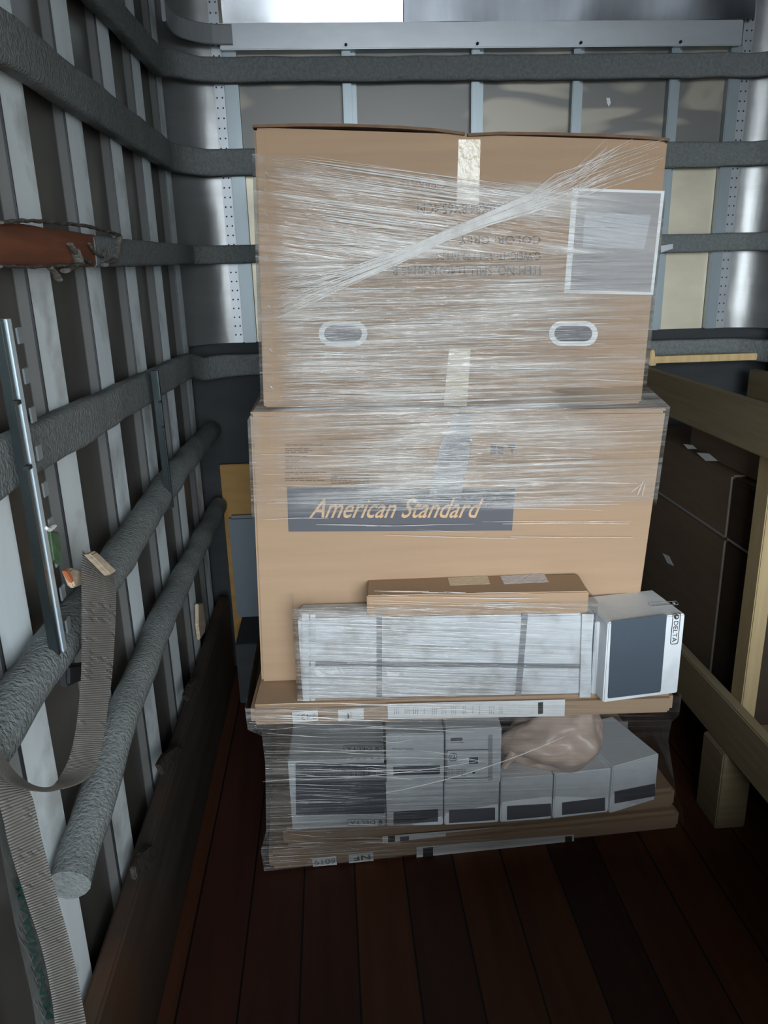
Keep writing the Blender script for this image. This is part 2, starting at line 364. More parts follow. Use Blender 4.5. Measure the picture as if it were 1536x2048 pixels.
def circ(r, n=12): return [(r*math.cos(2*math.pi*k/n), r*math.sin(2*math.pi*k/n)) for k in range(n)]
def resample(path, step):
    out = []
    for i in range(len(path)-1):
        a, b = Vector(path[i]), Vector(path[i+1]); n = max(1, int((b-a).length/step))
        for k in range(n): out.append(a.lerp(b, k/n))
    out.append(Vector(path[-1])); return out
def rough_up(bm, amp, sc, seed=0):
    for v in bm.verts:
        d = noise.noise_vector(v.co*sc + Vector((seed, seed*2, 0))); v.co += d*amp

# ================================================================== SETTING
Z0 = EYE.z
bm = bmesh.new(); bxm(bm, (XL-0.05, REAR, -0.06), (XR+0.05, YB+0.06, 0)); struct('floor', bm, M['floor'])
bm = bmesh.new(); bxm(bm, (XL-0.05, REAR, ZC), (XR+0.05, YB+0.06, ZC+0.04)); struct('ceiling', bm, M['skin'])
bm = bmesh.new(); bxm(bm, (XL-0.04, REAR, 0), (XL, YB+0.06, ZC)); struct('wall_left', bm, M['skin'])
bm = bmesh.new(); bxm(bm, (XR, REAR, 0), (XR+0.04, YB+0.06, ZC)); struct('wall_right', bm, M['skin'])
ZP = Z0-0.265            # lower edge of the metal sheets on the end wall
bm = bmesh.new(); bxm(bm, (XL, YB, ZP), (XR, YB+0.04, ZC)); struct('wall_back', bm, M['ply'])
bm = bmesh.new(); bxm(bm, (XL, YB+0.0, 0), (XR, YB+0.04, ZP-0.001)); struct('wall_back_lower', bm, M['dark_ply'])
bm = bmesh.new(); bxm(bm, (-60, -60, -1.15), (60, 60, -1.1)); struct('ground', bm, M['ground'])
tn = [0]
def trim(bm, material, parent=None, smooth=False):
    tn[0] += 1
    return struct('trim_%d' % tn[0], bm, material, parent, smooth)

# ribs of the side walls: hat section posts
def hat(bm, y0, y1, x0, x1, zb, zt, slope=0.018, axis='x'):
    P = [(x0, y0-slope), (x1, y0), (x1, y1), (x0, y1+slope)]
    rr = 0.006
    pts = []
    for z in (zb, zt):
        pts.append([Vector((a, b, z)) if axis == 'x' else Vector((b, a, z)) for a, b in P])
    v0 = [bm.verts.new(p) for p in pts[0]]; v1 = [bm.verts.new(p) for p in pts[1]]
    for i in range(3): bm.faces.new([v0[i], v0[i+1], v1[i+1], v1[i]])
    bm.faces.new(v0[::-1]); bm.faces.new(v1); bm.faces.new([v0[3], v0[0], v1[0], v1[3]])
    bmesh.ops.bevel(bm, geom=[e for e in bm.edges], offset=0.003, segments=1, affect='EDGES')
XF = -0.53
for side in (0, 1):
    for k in range(-10, 5):
        y = 1.836 + 0.352*k
        if side and k < -2: continue
        bm = bmesh.new()
        if side == 0: hat(bm, y, y+0.122, XL, XF, 0.02, ZC-0.01)
        else: hat(bm, y, y+0.122, XR, XR-0.055, 0.02, ZC-0.01)
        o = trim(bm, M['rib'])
        o.data.materials.append(M['rib_shaded_side'])
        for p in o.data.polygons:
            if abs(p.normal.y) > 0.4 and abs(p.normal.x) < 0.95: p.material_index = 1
        if side == 0 and k > -3:
            bm = bmesh.new()
            bxm(bm, (XF-0.003, y-0.0045, 0.02), (XF+0.0012, y-0.001, ZC-0.02))
            link('seam', bm, M['rivet'], o)
    # roof curve along the side wall
# rear door frame
bm = bmesh.new()
bxm(bm, (XL-0.05, REAR-0.06, 0), (XL+0.06, REAR, ZC), 0.004); trim(bm, M['galv'])
bm = bmesh.new(); bxm(bm, (XR-0.06, REAR-0.06, 0), (XR+0.05, REAR, ZC), 0.004); trim(bm, M['galv'])
bm = bmesh.new(); bxm(bm, (XL+0.06, REAR-0.06, ZC-0.15), (XR-0.06, REAR, ZC+0.04), 0.004); trim(bm, M['galv'])

bm = bmesh.new(); bxm(bm, (XL, REAR-0.08, 0), (XR, REAR-0.02, 0.70), 0.006); struct('added_gate', bm, M['galv'])  # raised gate, added unseen to cut low daylight off the floor
# kick board at the foot of the left wall
bm = bmesh.new(); bxm(bm, (-0.515, REAR+0.1, 0), (-0.473, YB-0.1, Z0-1.29), 0.006); rough_up(bm, 0.003, 5)
b_ = struct('baseboard_left', bm, M['kick'])
bm = bmesh.new(); bxm(bm, (XR-0.1, REAR+0.1, 0), (XR-0.06, YB-0.1, 0.36), 0.006); struct('baseboard_right', bm, M['kick'])

# rounded aluminium corner panels of the end wall
def corner(xa, xb, flip, material):
    bm = bmesh.new(); n = 10
    prev = None
    R = abs(xb-xa)
    pts = []
    for k in range(n+1):
        a = math.radians(90*k/n)
        x = xa + (xb-xa)*(1-math.cos(a)); y = YB-0.012-R + R*math.sin(a)
        pts.append((x, y))
    for x, y in pts:
        c0 = bm.verts.new((x, y, ZP)); c1 = bm.verts.new((x, y, ZC-0.1))
        if prev: bm.faces.new([prev[0], c0, c1, prev[1]])
        prev = (c0, c1)
    bmesh.ops.solidify(bm, geom=bm.faces[:], thickness=0.003)
    return trim(bm, material, smooth=True)
corner(-0.535, -0.365, 1, M['alu'])
corner(XR-0.05, XR-0.22, -1, M['alu'])
# flat flange strips beside them, with two rows of rivets
def flange(x0, x1, rx, nm=None):
    bm = bmesh.new(); bxm(bm, (x0, YB-0.018, ZP), (x1, YB, ZC-0.12), 0.002); o = trim(bm, M['alu_mat'])
    bm = bmesh.new()
    for j in range(36):
        for q in rx:
            z = ZP+0.03+j*0.033
            if z > ZC-0.13: continue
            bmesh.ops.create_icosphere(bm, subdivisions=1, radius=0.0034, matrix=Matrix.Translation((q, YB-0.019, z)))
    link('rivet_row', bm, M['rivet'], o)
flange(-0.372, -0.336, (-0.364, -0.345))
flange(1.545, 1.585, (1.556, 1.574))
bm = bmesh.new(); bxm(bm, (-0.334, YB-0.032, ZP), (-0.285, YB, Z0+0.735), 0.003); trim(bm, M['galv'])
bm = bmesh.new(); bxm(bm, (1.50, YB-0.032, ZP), (1.545, YB, Z0+0.735), 0.003); trim(bm, M['galv'])
for x0, x1 in ((0.083, 0.127), (0.546, 0.588), (0.917, 0.956), (1.277, 1.320)):
    bm = bmesh.new(); bxm(bm, (x0, YB-0.036, ZP), (x1-0.012, YB, Z0+0.745), 0.003); bxm(bm, (x1-0.012, YB-0.012, ZP), (x1+0.006, YB, Z0+0.745), 0.002)
    o = trim(bm, M['galv'])
    bm = bmesh.new(); bmesh.ops.create_icosphere(bm, subdivisions=1, radius=0.006, matrix=Matrix.Translation(((x0+x1)/2-0.006, YB-0.068, Z0+0.742)))
    link('bolt', bm, M['rivet'], o)
M['alu_cream_reflect'] = mat('aluminium_cream_reflection', srgb(214, 205, 182), 0.38, metal=0.35, var=0.12, scale=(3, 3, 5), bump=0.3, bscale=(5, 5, 5))  # cream reflections on the lower sheets, put into their base colour
for x0, x1 in ((-0.284, 0.082), (0.134, 0.545), (0.595, 0.916), (0.963, 1.276), (1.327, 1.499)):
    bm = bmesh.new(); bxm(bm, (x0, YB-0.004, ZP), (x1, YB, Z0+0.37), 0.001); trim(bm, M['alu_cream_reflect'])
# horizontal aluminium channel and the curved sheet above it
bm = bmesh.new(); bxm(bm, (-0.335, YB-0.062, Z0+0.730), (1.52, YB, Z0+0.812), 0.003); rough_up(bm, 0.0, 1); trim(bm, M['alu_mat'])
bm = bmesh.new()
arc = [(-0.36+0.07, YB-0.066, Z0+0.775)]+[(-0.30-0.17*math.sin(a), YB-0.236+0.17*math.cos(a), Z0+0.775) for a in [math.radians(x) for x in range(10, 91, 10)]]+[(-0.47, YB-0.34, Z0+0.775)]
sweep(bm, arc, rrect(0.012, 0.062, 0.003, 1)); trim(bm, M['grey_tape'])
def curved_top(x0, x1, material, r=0.13, dy=0.0):
    bm = bmesh.new(); prev = None
    nx = 48
    rows = []
    for k in range(9):
        a = math.radians(27+63*k/8); a0 = math.radians(27)
        y = YB-0.058-dy - r*(math.cos(a0)-math.cos(a)); z = Z0+0.812 + (ZC-Z0-0.82)*(math.sin(a)-math.sin(a0))/(1-math.sin(a0))
        row = []
        for i in range(nx+1):
            x = x0+(x1-x0)*i/nx
            d = noise.noise(Vector((x*3.2, k*0.5, dy*50)))*0.006
            row.append(bm.verts.new((x, y+d*(1+2.5*max(0, x)), z)))
        rows.append(row)
    for a, b in zip(rows, rows[1:]):
        for i in range(nx): bm.faces.new([a[i], a[i+1], b[i+1], b[i]])
    bmesh.ops.solidify(bm, geom=bm.faces[:], thickness=0.002)
    return trim(bm, material, smooth=True)
M['alu_shiny'] = mat('polished_aluminium', srgb(205, 208, 212), 0.25, metal=1.0, var=0.04, bump=0.2, bscale=(10, 10, 6))
curved_top(-0.32, 0.30, M['alu_shiny'])
M['alu_glare_fade'] = mat('aluminium_reflection_fade', srgb(158, 162, 168), 0.4, metal=1.0, var=0.16, scale=(9, 3, 2), bump=0.3, bscale=(14, 5, 5))  # same curved sheet, greyer: fading doorway reflection put into the colour
curved_top(0.303, 1.56, M['alu_glare_fade'])

# ================================================================== RAILS round the walls (carpet-covered boards)
def rail_path(zl, zb, y0=-1.7, xr=1.60, off=0.0, y_right=1.2):
    X = XF+0.02+off; Y = YB-0.055-off
    P = [(X, y0, zl), (X, 1.2, zl), (X, 2.86, zl*0.4+zb*0.6), (X+0.025, 2.98, zb), (X+0.10, Y-0.02, zb), (X+0.19, Y, zb), (xr, Y, zb)]
    if xr > 1.5: P += [(XR-0.16, Y-0.03, zb), (XR-0.09, Y-0.13, zb), (XR-0.085, y_right, zb)]
    return P
def rail(zl, zb, h, label, y0=-1.7, xr=1.60, seed=0, d=0.04, name='padded_rail'):
    r_ = root(name, (XF+0.02, 2.0, Z0+zl-h/2), label, 'rail', 'carpet-covered tie rails around the truck walls')
    bm = bmesh.new(); sweep(bm, resample([(a, b, c+Z0) for a, b, c in rail_path(zl, zb, y0, xr)], 0.05), rrect(d, h, 0.011)); rough_up(bm, 0.0045, 9, seed)
    link('carpet_cover', bm, M['pad'], r_, smooth=True)
    return r_
rail(0.605, 0.668, 0.080, 'topmost charcoal carpeted rail, just under the metal channel of the end wall')
rail(0.365, 0.372, 0.088, 'second carpeted rail from the top, above the torn one, passing behind the top carton', seed=4)
# third rail: carpet torn off its near end, bare rusty brown board shows
r3 = root('padded_rail', (XF+0.02, 2.0, Z0+0.01), 'third carpeted rail from the top, its near end torn open to bare reddish brown board', 'rail', 'carpet-covered tie rails around the truck walls')
bm = bmesh.new()
pth = [(a, b, c+Z0) for a, b, c in rail_path(0.048, 0.060, 1.78)]; pth = [p for p in pth if p[1] >= 1.78 or p[0] > 0]
pth = [(XF+0.02, 1.80, Z0+0.048)] + pth[2:]
sweep(bm, resample(pth, 0.05), rrect(0.036, 0.066, 0.010)); rough_up(bm, 0.003, 9, 7)
link('carpet_cover', bm, M['pad'], r3, smooth=True)
bm = bmesh.new(); sweep(bm, resample([(XF+0.018, -1.7, Z0+0.052), (XF+0.018, 1.82, Z0+0.050)], 0.05), rrect(0.034, 0.066, 0.006, 2)); rough_up(bm, 0.002, 14, 3)
link('bare_board', bm, M['rust'], r3, label='bare rust brown board')
bm = bmesh.new()
rnd = random.Random(5)
for (pts, rr) in (([(0, 445), (60, 441), (120, 446), (170, 452), (215, 462), (238, 470)], 0.006),
                  ([(140, 488), (150, 505), (170, 520), (185, 528)], 0.006), ([(178, 487), (190, 505), (205, 514), (210, 500)], 0.004),
                  ([(238, 472), (234, 495), (228, 520), (210, 530)], 0.008), ([(0, 532), (60, 534), (110, 532), (150, 530)], 0.005),
                  ([(100, 536), (112, 548), (118, 560)], 0.007), ([(150, 500), (160, 528), (130, 540)], 0.009)):
    P3 = [onX(x, y, XF+0.045) for x, y in pts]
    sweep(bm, resample(P3, 0.012), [(a*0.5, b*1.1) for a, b in circ(rr, 8)], upv=Vector((1, 0, 0)))
rough_up(bm, 0.003, 40, 2)
link('torn_carpet', bm, M['pad_torn'], r3, smooth=True, label='frayed torn carpet edge')
rail(-0.272, -0.345, 0.084, 'fourth carpeted rail from the top, level with the top of the wooden crate', seed=9)
def round_rail(pts, rad, label, seed):
    r_ = root('padded_rail', pts[len(pts)//2], label, 'rail', 'carpet-covered tie rails around the truck walls')
    bm = bmesh.new(); sweep(bm, resample(pts, 0.04), circ(rad, 14)); rough_up(bm, 0.006, 11, seed)
    link('carpet_cover', bm, M['pad'], r_, smooth=True)
    return r_
X5 = XF+0.045
round_rail([(X5, -1.6, Z0-0.60), (X5, 1.6, Z0-0.595), (X5, 2.3, Z0-0.575), (X5, 3.08, Z0-0.60)], 0.038, 'thick rounded carpeted rail, fifth from the top, crossed by the dark slotted track', 12)
e6 = onX(138, 1772, X5)
round_rail([tuple(e6), (X5, 1.50, Z0-0.915), (X5, 2.0, Z0-0.885), (X5, 3.08, Z0-0.91)], 0.036, 'lowest rounded carpeted rail, ending behind the wide grey strap at lower left', 15)

# loose carpet over the corners of the kick board
def rag(px, D, th, label, matl, cat='rag'):
    pl = (Vector((D, 0, 0)), Vector((1, 0, 0)))
    bm = bmesh.new(); prism(bm, [onP(x, y, pl) for x, y in px], pl[1], th)
    bmesh.ops.bevel(bm, geom=bm.edges[:], offset=th*0.3, segments=2, affect='EDGES')
    bmesh.ops.triangulate(bm, faces=[f for f in bm.faces if len(f.verts) > 4])
    return bm

# ================================================================== END WALL: lower boards
bmr = bmesh.new()
yp = root('plywood_sheet', (-0.30, YB-0.03, 0.0), 'yellowish plywood sheet standing against the dark lower end wall', 'plywood sheet')
a = onY(438, 932, YB-0.05)
obox('sheet', (a.x, YB-0.035, 0.02), (0.5, YB-0.017, a.z), M['yellow_ply'], yp)
g0 = onY(455, 1036, YB-0.09); g1 = onY(478, 1240, YB-0.09)
gp = root('panel', (-0.1, YB-0.08, g1.z), 'flat blue-grey panel leaning on the yellowish plywood, left of the stack', 'panel')
bm = bmesh.new(); bxm(bm, (g0.x, YB-0.075, g1.z), (0.35, YB-0.040, g0.z), 0.012); link('board', bm, M['grey_panel'], gp)
obox('foot_block', (g0.x+0.02, YB-0.32, 0.0), (0.33, YB-0.04, g1.z), M['dark_ply'], gp, label='dark block under the panel')

# ================================================================== CRATE on the right
CX = 1.12
zc = onY(1400, 717, 2.98).z
cr = root('wooden_crate', (1.45, 2.2, 0), 'open pine slatted crate of long boards and posts on the right, holding dark cartons', 'crate')
t_ = onX(1295, 740, CX).z; b_b = onX(1430, 903, CX).z
obox('board', (CX, 1.25, Z0-0.502), (CX+0.036, 3.02, Z0-0.368), M['lumber'], cr, 0.004)
obox('board', (CX, 1.25, Z0-1.405), (CX+0.036, 3.02, Z0-1.245), M['lumber'], cr, 0.004)
obox('board', (1.655, 1.25, Z0-0.53), (1.69, 3.02, Z0-0.42), M['lumber'], cr, 0.004)
obox('board', (1.655, 1.25, Z0-1.405), (1.69, 3.02, Z0-1.245), M['lumber'], cr, 0.004)
pa = onX(1470, 1310, CX+0.037); pb = onX(1496, 1310, CX+0.037)
PY0, PY1 = pb.y, pa.y
obox('post', (CX+0.037, PY0, Z0-1.40), (CX+0.082, PY1, Z0-0.37), M['lumber_mid'], cr, 0.003, label='bright pine post')
obox('corner_block', (CX+0.037, 2.93, Z0-0.40), (CX+0.075, 2.675, zc-0.012) if False else (CX+0.075, 2.979, zc-0.014), M['lumber_end'], cr, 0.003)
obox('post', (1.628, PY0, Z0-1.374), (1.654, PY1, Z0-0.37), M['lumber_end'], cr, 0.003)
obox('cross_bar', (1.10, 2.98, zc-0.013), (1.66, 3.02, zc+0.013), M['lumber_end'], cr, 0.002, label='pale cross bar at the far end')
obox('cross_bar', (CX+0.083, PY0, Z0-0.405), (1.654, PY0+0.04, Z0-0.352), M['lumber_end'], cr, 0.002)
bm = bmesh.new(); q = onY(1301, 714, 2.97)
hexa(bm, [Vector(p) for p in ((q.x-0.015, 2.94, q.z-0.03), (q.x+0.014, 2.94, q.z-0.03), (q.x+0.002, 2.94, q.z+0.03), (q.x-0.012, 2.94, q.z+0.03), (q.x-0.015, 2.975, q.z-0.03), (q.x+0.014, 2.975, q.z-0.03), (q.x+0.002, 2.975, q.z+0.03), (q.x-0.012, 2.975, q.z+0.03))], 0.003)
link('corner_block', bm, M['lumber_end'], cr)
for yy in (1.32, PY0-0.02, 2.9):
    obox('foot_block', (CX-0.01, yy, 0.0), (CX+0.085, yy+0.13, Z0-1.406), M['lumber'], cr, 0.004)
    obox('foot_block', (1.61, yy, 0.0), (1.69, yy+0.13, Z0-1.406), M['lumber'], cr, 0.004)
bm = bmesh.new(); bxm(bm, (CX+0.02, 1.26, Z0-1.40), (1.654, 3.01, Z0-1.375), 0.003); link('deck', bm, M['lumber'], cr)
# cartons in the crate
seam = 1.20
ys = (onX(1462, 1000, seam).y)
zs = onX(1440, 1072, seam).z
zt_ = onX(1467, 952, seam).z
M['card_black'] = mat('very_dark_brown_cardboard', srgb(62, 52, 43), 0.85, var=0.1, scale=(4, 4, 30), spec=0.15)
def dark_carton(x0, y0, z0, x1, y1, z1, label, marks=(), matl=None):
    r_ = root('carton', ((x0+x1)/2, (y0+y1)/2, z0), label, 'carton', 'cartons packed in the wooden crate')
    obox('body', (x0, y0, z0), (x1, y1, z1), matl or M['card_dark'], r_, 0.005)
    for k in (y0, ):
        obox('seam_tape', (x0-0.0012, y0+0.004, z0+0.004), (x0-0.0002, y0+0.012, z1-0.004), M['grey_sheet'], r_, 0)
    obox('seam_tape', (x0-0.0012, y0+0.012, z0+0.002), (x0-0.0002, y1-0.004, z0+0.009), M['grey_sheet'], r_, 0)
    for px in marks:
        pl = (Vector((x0-0.0003, 0, 0)), Vector((-1, 0, 0)))
        decal('label', px, pl, M['paper'], r_, 0.0003, 0.0006)
    return r_
zd = Z0-1.374
dark_carton(seam, ys+0.002, zs+0.002, 1.62, 2.98, zt_, 'dark brown carton at the upper back of the crate, with two small white labels',
            [[(1393, 905), (1418, 907), (1436, 922), (1412, 922)], [(1367, 888), (1385, 890), (1394, 898), (1376, 898)]])
dark_carton(seam, ys+0.002, zd, 1.62, 2.98, zs, 'dark brown carton at the lower back of the crate, with a faint small label',
            [[(1325, 1106), (1338, 1112), (1348, 1132), (1335, 1126)]])
dark_carton(seam, PY1+0.002, zs+0.002, 1.62, ys, zt_-0.004, 'dark brown carton in the crate beside the bright post, upper of the near pair', matl=M['card_black'])
dark_carton(seam, PY1+0.002, zd, 1.62, ys, zs, 'dark brown carton in the crate beside the bright post, lower of the near pair', matl=M['card_black'])
# flat carton laid on them
fl_ = root('carton', (1.42, 2.3, zt_), 'flat reddish brown carton lying on top of the cartons inside the crate', 'carton')
obox('body', (seam+0.03, PY1+0.02, zt_+0.001), (1.62, 2.58, zt_+0.085), M['card_dark'], fl_, 0.005)

# ================================================================== THE STACK
def carton(name, fl, fr, z0, z1, depth, label, cat, matl, bev=0.004, group=None, body='body', lean=(0, 0)):
    """front-left and front-right feet (x, y); upright, at a slight yaw"""
    a = Vector((fl[0], fl[1], z0)); b = Vector((fr[0], fr[1], z0)); d = Vector((-(b.y-a.y), (b.x-a.x), 0)).normalized()*depth
    h = Vector((lean[0], lean[1], z1-z0))
    r_ = root(name, ((a+b+d)/2 if False else (a+b)/2 + d/2), label, cat, group)
    bm = bmesh.new(); hexa(bm, [a, b, b+h, a+h, a+d, b+d, b+d+h, a+d+h], bev); link(body, bm, matl, r_)
    r_['_'] = 0; del r_['_']
    return r_, plane3(a, b, b+h), plane3(a+h, b+h, b+h+d)
# --- bottom slab on the floor
S1, p1, t1 = carton('flat_carton', (-0.243, 1.872), (1.002, 1.929), 0.0, 0.066, 0.80, 'lowest flat brown carton of the stack, lying on the truck floor', 'carton', M['card'], 0.012, 'flat shower base cartons in the stack')
lb = decal('size_label', [(624, 1717), (672, 1712), (674, 1729), (626, 1733)], p1, M['paper'], S1)
text('size_number', '6019', (670, 1716), (628, 1720), (671, 1727), p1, M['ink'], lb)
lb = decal('letter_label', [(697, 1709), (746, 1704), (747, 1721), (698, 1726)], p1, M['paper'], S1)
text('letters', 'NF', (740, 1709), (707, 1712), (741, 1719), p1, M['ink'], lb, bold=0.02)
lb = decal('long_label', [(833, 1694), (1148, 1669), (1148, 1690), (833, 1717)], p1, M['paper'], S1)
decal('barcode', [(846, 1696), (866, 1694), (866, 1712), (846, 1714)], p1, M['ink'], lb, 0.0013)
decal('barcode', [(1130, 1673), (1144, 1672), (1144, 1688), (1130, 1689)], p1, M['ink'], lb, 0.0013)
# --- second slab
S2, p2, t2 = carton('flat_carton', (-0.199, 1.885), (0.990, 1.945), 0.0665, 0.135, 0.76, 'second flat brown carton from the floor, with a long pale label, under the white cartons', 'carton', M['card'], 0.012, 'flat shower base cartons in the stack')
lb = decal('long_label', [(765, 1672), (1097, 1646), (1097, 1671), (765, 1696)], p2, M['paper'], S2)
decal('barcode', [(776, 1672), (790, 1671), (790, 1693), (776, 1694)], p2, M['ink'], lb, 0.0013)
decal('barcode', [(800, 1674), (818, 1672), (818, 1690), (800, 1692)], p2, M['slate2'], lb, 0.0013)
decal('barcode', [(1078, 1648), (1096, 1646), (1096, 1670), (1078, 1672)], p2, M['slate2'], lb, 0.0013)
decal('pink_label', [(1100, 1646), (1109, 1645), (1109, 1671), (1100, 1672)], p2, M['paper_pink'], S2)
decal('small_label', [(1160, 1646), (1206, 1642), (1206, 1660), (1160, 1664)], p2, M['grey_sheet'], S2)
decal('small_label', [(1248, 1634), (1292, 1629), (1292, 1647), (1248, 1652)], p2, M['paper_pink'], S2)

# --- white cartons between the slabs
zb2 = 0.1355
D1, pd, td = carton('faucet_carton', (-0.170, 1.880), (0.098, 1.868), zb2, Z0-1.305, 0.24, 'white carton with a large slate-blue front panel, lower left of the stack', 'carton', M['carton_white'], 0.003)
fp = decal('front_panel', rquad([(591, 1526), (770, 1526), (770, 1627), (592, 1630)], 3), pd, M['slate'], D1)
def delta_logo(parent, pl, O, U, V, ink, bg_mat=None):
    """rounded frame with a circled arrow mark and the lettering, all in the frame O-U-V"""
    O, U, V = Vector(O), Vector(U), Vector(V)
    f = lambda u, v: tuple(O+(U-O)*u+(V-O)*v)
    L = (U-O).length; H = (V-O).length
    outer = rquad([f(0, 0), f(1, 0), f(1, 1), f(0, 1)], H*0.28); e = 0.07*H/L
    inner = rquad([f(e, 0.07), f(1-e, 0.07), f(1-e, 0.93), f(e, 0.93)], H*0.24)
    bm = bmesh.new(); ring(bm, [onP(x, y, pl, 0.0008) for x, y in outer], [onP(x, y, pl, 0.0008) for x, y in inner], pl[1], 0.0006)
    # disc
    cu, rv = 0.13, 0.32; ru = rv*H/L
    cir = [f(cu+ru*math.cos(a), 0.5+rv*math.sin(a)) for a in [2*math.pi*k/20 for k in range(20)]]
    prism(bm, [onP(x, y, pl, 0.0008) for x, y in cir], pl[1], 0.0006)
    fr_ = link('logo_frame', bm, ink, parent)
    bm = bmesh.new()
    tri = [f(cu-ru*0.55, 0.5-rv*0.35), f(cu+ru*0.7, 0.5+rv*0.1), f(cu-ru*0.2, 0.5+rv*0.75), f(cu-ru*0.12, 0.5+rv*0.1)]
    prism(bm, [onP(x, y, pl, 0.0015) for x, y in tri], pl[1], 0.0004)
    link('logo_arrow', bm, M['carton_white'], fr_)
    text('logo_letters', 'DELTA', f(0.27, 0.24), f(0.93, 0.24), f(0.27, 0.78), pl, ink, fr_)
delta_logo(D1, td, (763, 1493), (686, 1491), (765, 1504), M['slate'])
delta_logo(D1, pd, (771, 1638), (694, 1638), (771, 1651), M['slate2'])
bm = bmesh.new()
for k in range(14):
    x = 592+k*13.5
    prism(bm, [onP(x, 1515, td, 0.0004), onP(x+7, 1515.5, td, 0.0004), onP(x+5, 1519, td, 0.0004), onP(x+2, 1519, td, 0.0004)], td[1], 0.0006)
link('tear_perforation', bm, M['paper'], D1)
for k, yy in enumerate((1538, 1544, 1549)):
    text('panel_text', '---- --- -- ---- -- ---', (764, yy), (692, yy+0.5), (764, yy+3.5), pd, M['grey_light'], fp)
lows = [((0.101, 1.868), (0.262, 1.858)), ((0.266, 1.856), (0.422, 1.853)), ((0.427, 1.852), (0.577, 1.853)), ((0.581, 1.853), (0.748, 1.865))]
lowlab = ['low white carton with a dark bottom band, directly right of the slate-fronted carton', 'low white carton with a dark band under the hanging bright white carton',
          'low white carton with dark band beneath the left part of the pink bag', 'low white carton with dark band beneath the right part of the pink bag']
bands = [[(787, 1624), (876, 1618), (876, 1643), (787, 1649)], [(898, 1620), (990, 1615), (990, 1640), (898, 1646)], [(1014, 1612), (1102, 1607), (1102, 1632), (1014, 1640)], [(1124, 1605), (1210, 1595), (1210, 1621), (1124, 1630)]]
for (a, b), lab, bd in zip(lows, lowlab, bands):
    r_, p_, t_2 = carton('small_carton', a, b, zb2, Z0-1.385, 0.22, lab, 'carton', M['carton_white'], 0.003, 'small white cartons in the lower tier')
    decal('dark_band', bd, p_, M['slate2'], r_)
a = onZ(1226, 1632, zb2); b = onZ(1318, 1604, zb2)
r_, p_, t_2 = carton('small_carton', (0.752, a.y+0.01), (0.905, b.y+0.01), zb2, Z0-1.375, 0.22, 'low white carton at the right end of the lower tier, turned slightly askew', 'carton', M['carton_white'], 0.003, 'small white cartons in the lower tier')
decal('dark_band', [(1229, 1583), (1310, 1567), (1310, 1592), (1229, 1607)], p_, M['slate2'], r_)
# upper two
U1, pu, tu = carton('small_carton', (0.104, 1.856), (0.263, 1.846), Z0-1.384, Z0-1.222, 0.2, 'white carton with a dark lower stripe standing on the tier, beside the slate-fronted carton', 'carton', M['carton_white'], 0.003, 'small white cartons in the lower tier')
decal('dark_band', [(786, 1533), (880, 1531), (880, 1548), (787, 1551)], pu, M['slate'], U1)
text('print_line', 'Monitor Trim Kit', (785, 1500), (828, 1500), (785, 1496), pu, M['slate2'], U1)
U2, pu2, tu2 = carton('small_carton', (0.267, 1.835), (0.420, 1.830), Z0-1.384, Z0-1.205, 0.2, 'bright white carton with small printed frame, in the middle of the lower tier', 'carton', M['carton_white'], 0.003, 'small white cartons in the lower tier')
decal('side_flap', [(976, 1470), (985, 1469), (985, 1560), (977, 1562)], pu2, M['grey_light'], U2)
bm = bmesh.new(); f_ = lambda pts: [onP(x, y, pu2, 0.0006) for x, y in pts]
ring(bm, f_(rquad([(893, 1500), (978, 1498), (978, 1556), (893, 1558)], 3)), f_(rquad([(894.5, 1501.5), (976.5, 1499.5), (976.5, 1554.5), (894.5, 1556.5)], 3)), pu2[1], 0.0005)
link('printed_frame', bm, M['slate2'], U2)
decal('barcode', [(938, 1515), (956, 1514), (956, 1527), (938, 1528)], pu2, M['slate2'], U2)
decal('logo_mark', rquad([(901, 1476), (925, 1475), (925, 1481), (901, 1482)], 2), pu2, M['slate2'], U2)
text('print_line', 'Cartridge', (901, 1487), (928, 1486), (901, 1484), pu2, M['slate2'], U2)
text('recycling_mark', '@', (897, 1523), (915, 1522), (897, 1506), pu2, M['slate2'], U2)
decal('dot', rquad([(944, 1541), (950, 1541), (950, 1547), (944, 1547)], 2.9), pu2, M['ink'], U2)
for k in range(4): text('print_line', '--- ---- -- ------ ---- ---', (896, 1541+k*4), (932, 1540.6+k*4), (896, 1539+k*4), pu2, M['grey_sheet'], U2)
# pinkish bag
bg_root = root('plastic_bag', (0.60, 1.97, Z0-1.385), 'crumpled pinkish cream plastic bag lying on the low white cartons', 'bag')
bm = bmesh.new(); bmesh.ops.create_icosphere(bm, subdivisions=5, radius=1.0)
for v in bm.verts:
    n_ = noise.noise(v.co*1.7)*0.30 + abs(noise.noise(v.co*3.1+Vector((3, 1, 0))))*0.10
    fx = 1+0.25*v.co.x
    v.co = Vector((v.co.x*0.150*(1+0.3*n_), v.co.y*0.10*(1+n_)*fx, v.co.z*0.088*fx*(1+n_)))
    v.co += Vector((0.595, 1.935, Z0-1.312+0.02*v.co.x/0.15))
    v.co.z = max(v.co.z, Z0-1.384)
link('bag_body', bm, M['bag'], bg_root, smooth=True)
bm = bmesh.new(); sweep(bm, resample([(0.47, 1.90, Z0-1.33), (0.455, 1.89, Z0-1.355), (0.44, 1.885, Z0-1.375)], 0.01), circ(0.012, 8)); rough_up(bm, 0.006, 40); link('bag_neck', bm, M['bag'], bg_root, smooth=True)
# supporting carton behind
K1, pk, tk = carton('carton', (0.0, 2.135), (0.80, 2.135), zb2, Z0-1.127, 0.35, 'brown carton behind the white ones, holding up the tilted flat carton', 'carton', M['card_dark'])
q = pk
decal('label', [(1216, 1444), (1256, 1443), (1254, 1474), (1214, 1476)], pk, M['grey_sheet'], K1)

